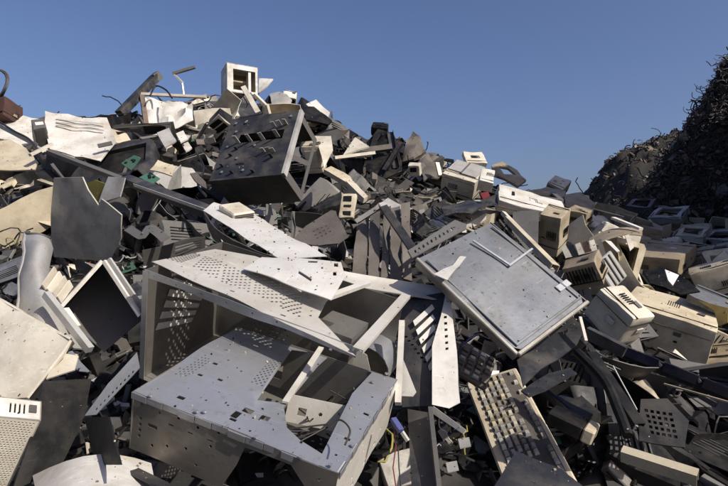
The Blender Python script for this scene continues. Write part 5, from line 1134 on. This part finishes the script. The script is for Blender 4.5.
ZONES = [  # (rectangle in the photo, count, kinds, colours, scale): big pieces first, then what fits between
    ((-40, 110, 215, 235), 45, 'case cover crt sheet case housing', 'light_grey black_plastic slate steel_matt black_plastic beige slate black_plastic grey_plastic', 1.05),
    ((120, 85, 345, 150), 50, 'case cover crt sheet case', 'light_grey white steel_matt cream beige slate black_plastic grey_brown grey_plastic', 1.15),
    ((300, 115, 445, 205), 55, 'case cover sheet case cover', 'grey_brown slate black_plastic black_plastic black_plastic cream steel_matt brown slate', 1.1),
    ((430, 150, 620, 240), 60, 'housing crt cover case crt bezel', 'cream beige beige tan white grey_plastic light_grey', 1.05),
    ((590, 205, 735, 300), 80, 'crt housing cover case', 'tan beige beige cream light_grey cream', 1.0),
    ((120, 160, 345, 260), 30, 'case cover sheet', 'slate black_plastic grey_plastic steel_matt', .75),
    ((540, 300, 735, 486), 50, 'case cover sheet bezel', 'black_plastic black_plastic slate black_plastic grey_plastic', .7),
    ((110, 125, 215, 200), 26, 'sheet cover bezel sheet drive board', 'beige white light_grey cream tan steel_pale', .75),
    ((100, 190, 350, 250), 45, 'fan cable board drive fan psu', 'light_grey grey_plastic', .7),
    ((395, 385, 735, 486), 50, 'fan cable board cable drive', 'grey_plastic', .55),
    ((0, 230, 150, 400), 26, 'fan cable board drive', 'grey_plastic light_grey', .5),
    ((540, 265, 735, 420), 30, 'cover bezel sheet housing board', 'beige tan cream grey_plastic', .6),
    ((-40, 110, 215, 235), 90, 'sheet sheet cover bar bar drive board cable bezel psu', 'light_grey black_plastic slate steel_matt steel_pale slate tan grey_brown black_plastic black_plastic', .7),
    ((-10, 165, 60, 235), 24, 'sheet bar bezel cover', 'light_grey cream grey_brown beige', .5),
    ((120, 85, 345, 150), 90, 'sheet sheet cover bar bar drive cable bezel psu board', 'light_grey white steel_matt cream beige tan slate black_plastic grey_brown grey_plastic', .75),
    ((300, 115, 445, 205), 90, 'sheet sheet cover bar bar cable cable bezel drive', 'grey_brown slate black_plastic black_plastic black_plastic cream steel_matt brown slate', .7),
    ((430, 150, 620, 240), 70, 'cover sheet sheet bezel bar drive keyb board', 'cream beige beige tan tan white grey_plastic light_grey', .7),
    ((345, 195, 520, 262), 50, 'sheet bar bar cover bezel cable case', 'slate grey_plastic black_plastic light_grey grey_brown steel_matt', .55),
    ((590, 205, 735, 300), 50, 'cover bezel sheet bar keyb drive', 'tan beige grey_plastic light_grey slate cream', .6),
    ((120, 160, 345, 260), 55, 'sheet bar bar drive cable bezel board', 'slate black_plastic grey_plastic steel_matt light_grey grey_brown', .45),
    ((0, 230, 150, 400), 40, 'sheet bar cable cover drive bezel', 'slate black_plastic black_plastic grey_plastic steel_scuffed', .45),
    ((540, 260, 735, 486), 60, 'sheet bar cable cover bezel drive', 'black_plastic black_plastic slate grey_plastic', .45),
    ((395, 390, 660, 486), 40, 'sheet bar cable drive bezel', 'black_plastic black_plastic slate grey_plastic', .35)]
for (x0, y0, x1, y1), n, ks, cs, sc in ZONES:
    ks = ks.split(); cs = cs.split()
    for q in range(n):
        px = random.uniform(x0, x1); py = random.uniform(y0, y1)
        if py < sil(px) + 2: continue
        put(random.choice(ks), px, py, random.choice(cs), sc)
# flanks outside the frame and the backs of the crest, thinner
for q in range(70):
    side = random.choice((-1, 1)); x = side * random.uniform(1.6, 4.6); y = random.uniform(.8, 5.5)
    if abs(x / y) < .74: continue
    v = Vector((x, y, mz(x, y))); px, py = proj(v)
    if px < 760 and px > -40: continue
    put(random.choice(('sheet', 'cover', 'case', 'crt', 'housing', 'bar', 'bezel')), px, py, random.choice(('cream', 'beige', 'light_grey', 'slate', 'tan', 'steel_matt')), 1., 3, .25, False)
# ------------------------------------------------------------------ crushed small fragments over the whole heap
def fragments(name, n, m, seed, smin, smax, label):
    rnd = random.Random(seed); vs = []; fs = []
    for q in range(n):
        if rnd.random() < .75:
            px, py = rnd.uniform(-30, 758), rnd.uniform(100, 480)
            if py < sil(px) + 1: continue
            p, s = hit(px, py)
            if p is None: continue
        else:
            x, y = rnd.uniform(-4.5, 4.5), rnd.uniform(.9, 7.5); p = Vector((x, y, mz(x, y))); s = y
        a = rnd.uniform(smin, smax) * min(1.3, .45 + p.y * .2); R = Matrix.Rotation(rnd.uniform(0, 6.28), 3, Vector((rnd.uniform(-1, 1), rnd.uniform(-1, 1), rnd.uniform(-1, 1))).normalized())
        if p.y < 1.: continue
        if not (m.startswith('cable')):
            dx, dy, dz = a, a * rnd.uniform(.15, .9), a * rnd.choice((.04, .05, .08, .4)); k = len(vs); sk = rnd.uniform(-.4, .4)
            for z in (-1, 1):
                for x, y in ((-1, -1), (1, -1), (1 + sk, 1), (-1 + sk * .3, 1)): vs.append(p + Vector((0, 0, .01)) + R @ Vector((x * dx / 2, y * dy / 2, z * dz / 2)))
            fs += [tuple(i + k for i in f) for f in ((3, 2, 1, 0), (4, 5, 6, 7), (0, 1, 5, 4), (1, 2, 6, 5), (2, 3, 7, 6), (3, 0, 4, 7))]
        else:
            mb = MB(); c = p + Vector((0, 0, .02)); o = []; d_ = Vector((rnd.uniform(-1, 1), rnd.uniform(-1, 1), .5)).normalized()
            for k2 in range(9): o.append(c.copy()); d_ = (d_ + Vector((rnd.uniform(-.8, .8), rnd.uniform(-.8, .8), rnd.uniform(-.7, .5)))).normalized(); c = c + d_ * a * .3
            mb.tube(o, .0035 * min(1.5, .5 + p.y * .2), 4); k = len(vs); vs += mb.v; fs += [tuple(i + k for i in f) for f in mb.f]
    me = bpy.data.meshes.new(name); me.from_pydata([tuple(v) for v in vs], [], fs); me.materials.append(MATS[m]); o = bpy.data.objects.new(name, me); COL.objects.link(o)
    tag(o, label, 'scrap', None, 'stuff')
fragments('dark_fragments', 3800, 'black_plastic', 1, .03, .14, 'small crushed black plastic fragments strewn over the heap')
fragments('grey_fragments', 900, 'grey_plastic', 2, .03, .13, 'small crushed dark grey fragments strewn over the heap')
fragments('brown_fragments', 700, 'grey_brown', 5, .03, .13, 'small crushed grey brown fragments strewn over the heap')
fragments('pale_fragments', 350, 'light_grey', 3, .02, .10, 'small crushed light grey fragments strewn over the heap')
fragments('cream_fragments', 300, 'cream', 4, .02, .10, 'small crushed cream plastic fragments strewn over the heap')
fragments('wire_fragments', 900, 'cable_black', 6, .04, .12, 'short black wire ends poking out of the heap')
# ------------------------------------------------------------------ tangled cables of the dark hill
def cables(name, n, m, seed, label, r0, r1, far=False):
    rnd = random.Random(seed); mb = MB()
    for q in range(n):
        if far: x, y = rnd.uniform(5.4, 9.8), rnd.uniform(11.4, 15.6); z = HZ[int((y - 10.5) / 15.5 * 99), int((x - 1.5) / 28.5 * 189)]
        else: y = rnd.uniform(5.9, 10.2); x = rnd.uniform(.42 * y, .80 * y); z = hill_h(x, y)
        if z < .5: continue
        c = Vector((x, y, z)); d_ = Vector((rnd.uniform(-1, 1), rnd.uniform(-1, .3), rnd.uniform(-.5, 1))).normalized(); ax = Vector((rnd.uniform(-1, 1), rnd.uniform(-1, 1), rnd.uniform(-1, 1))).normalized(); o = []; w = rnd.uniform(.35, 1.0); st = rnd.uniform(.02, .05)
        for k in range(rnd.randint(6, 12)):
            o.append(c.copy()); d_ = (Matrix.Rotation(w, 3, ax) @ d_ + Vector((rnd.uniform(-.2, .2), rnd.uniform(-.2, .2), rnd.uniform(-.25, .1)))).normalized(); c = c + d_ * st
        mb.tube(o, rnd.uniform(r0, r1), 5, None, False)
    o = bpy.data.objects.new(name, mb.mesh(name, m)); COL.objects.link(o); tag(o, label, 'cables', None, 'stuff')
cables('cable_tangle', 9000, 'cable_black', 11, 'tangle of black cables covering the dark hill', .0035, .008)
cables('brown_cable_tangle', 4500, 'cable_brown', 12, 'brownish cables and hoses tangled among the black ones on the dark hill', .004, .011)
cables('far_scrub', 1800, 'cable_brown', 13, 'brown tangled scrap covering the far mound', .006, .016, True)
# rough lumps between the cables
for nm, m_, n, lab, s0, s1 in (('hill_rubble', 'cable_brown', 9000, 'dark crushed rubble mixed between the cables on the hills', .03, .13), ('hill_rust_scrap', 'rust', 700, 'rusty flakes caught among the cables on the hills', .04, .16), ('hill_grey_scrap', 'grey_plastic', 500, 'dark grey sheet scraps caught among the cables on the hills', .05, .2), ('hill_tan_scrap', 'brown', 900, 'brown torn scraps caught among the cables on the hills', .05, .22)):
    rnd = random.Random(21 + n); mb = MB()
    for q in range(n):
        far = q > n * .5
        if far: x, y = rnd.uniform(5.4, 9.8), rnd.uniform(11.4, 15.6); z = HZ[int((y - 10.5) / 15.5 * 99), int((x - 1.5) / 28.5 * 189)]
        else: y = rnd.uniform(5.9, 10.2); x = rnd.uniform(.42 * y, .80 * y); z = hill_h(x, y)
        if z < .4: continue
        a = rnd.uniform(s0, s1); mb.box((x, y, z), (a, a * rnd.uniform(.3, 1), a * rnd.uniform(.05, .6)), None, Matrix.Rotation(rnd.uniform(0, 6), 3, Vector((rnd.uniform(-1, 1), rnd.uniform(-1, 1), rnd.uniform(-1, 1))).normalized()))
    o = bpy.data.objects.new(nm, mb.mesh(nm, m_)); COL.objects.link(o); tag(o, lab, 'rubble', None, 'stuff')
# crumbs and chips lying on top of the bigger things
rnd = random.Random(31)
for nm, m_, n in (('plastic_crumbs', 'beige', 500), ('metal_crumbs', 'steel_matt', 500), ('dark_crumbs', 'black_plastic', 900)):
    mb = MB(); tr = []
    for vs, fs in HERO:
        for f in fs:
            a, b, c = vs[f[0]], vs[f[1]], vs[f[2]]; nn = (b - a).cross(c - a); A = nn.length
            if A > 1e-5 and nn.z / A > .35 and a.y < 5: tr.append((A * nn.z / A / (a.y ** 1.2), a, b - a, vs[f[-1]] - a if len(f) > 3 else c - a, nn / A, len(f)))
    cw = np.cumsum([t_[0] for t_ in tr]); 
    for q in range(n):
        i = int(np.searchsorted(cw, rnd.random() * cw[-1])); _, a, e1, e2, nn, k = tr[min(i, len(tr) - 1)]
        u, v = rnd.random(), rnd.random()
        if k == 3 and u + v > 1: u, v = 1 - u, 1 - v
        s_ = rnd.choice((.001, .001, .0015, .0015, .002, .002, .003, .004)) * (.6 + .35 * a.y); p_ = a + e1 * u + e2 * v + nn * s_ * .3
        R = Matrix.Rotation(rnd.uniform(0, 6.28), 3, Vector((rnd.uniform(-1, 1), rnd.uniform(-1, 1), rnd.uniform(-1, 1))).normalized())
        mb.box(p_, (s_, s_ * rnd.uniform(.3, 1), s_ * rnd.uniform(.15, .6)), None, R)
    o = bpy.data.objects.new(nm, mb.mesh(nm, m_)); COL.objects.link(o); tag(o, {'beige': 'tiny beige plastic crumbs lying on the larger pieces', 'steel_matt': 'tiny metal crumbs lying on the larger pieces', 'black_plastic': 'tiny dark crumbs lying on the larger pieces'}[m_], 'crumbs', None, 'stuff')
if globals().get('VERB'): print('COUNT', COUNT, sum(COUNT.values()), len(bpy.data.objects))
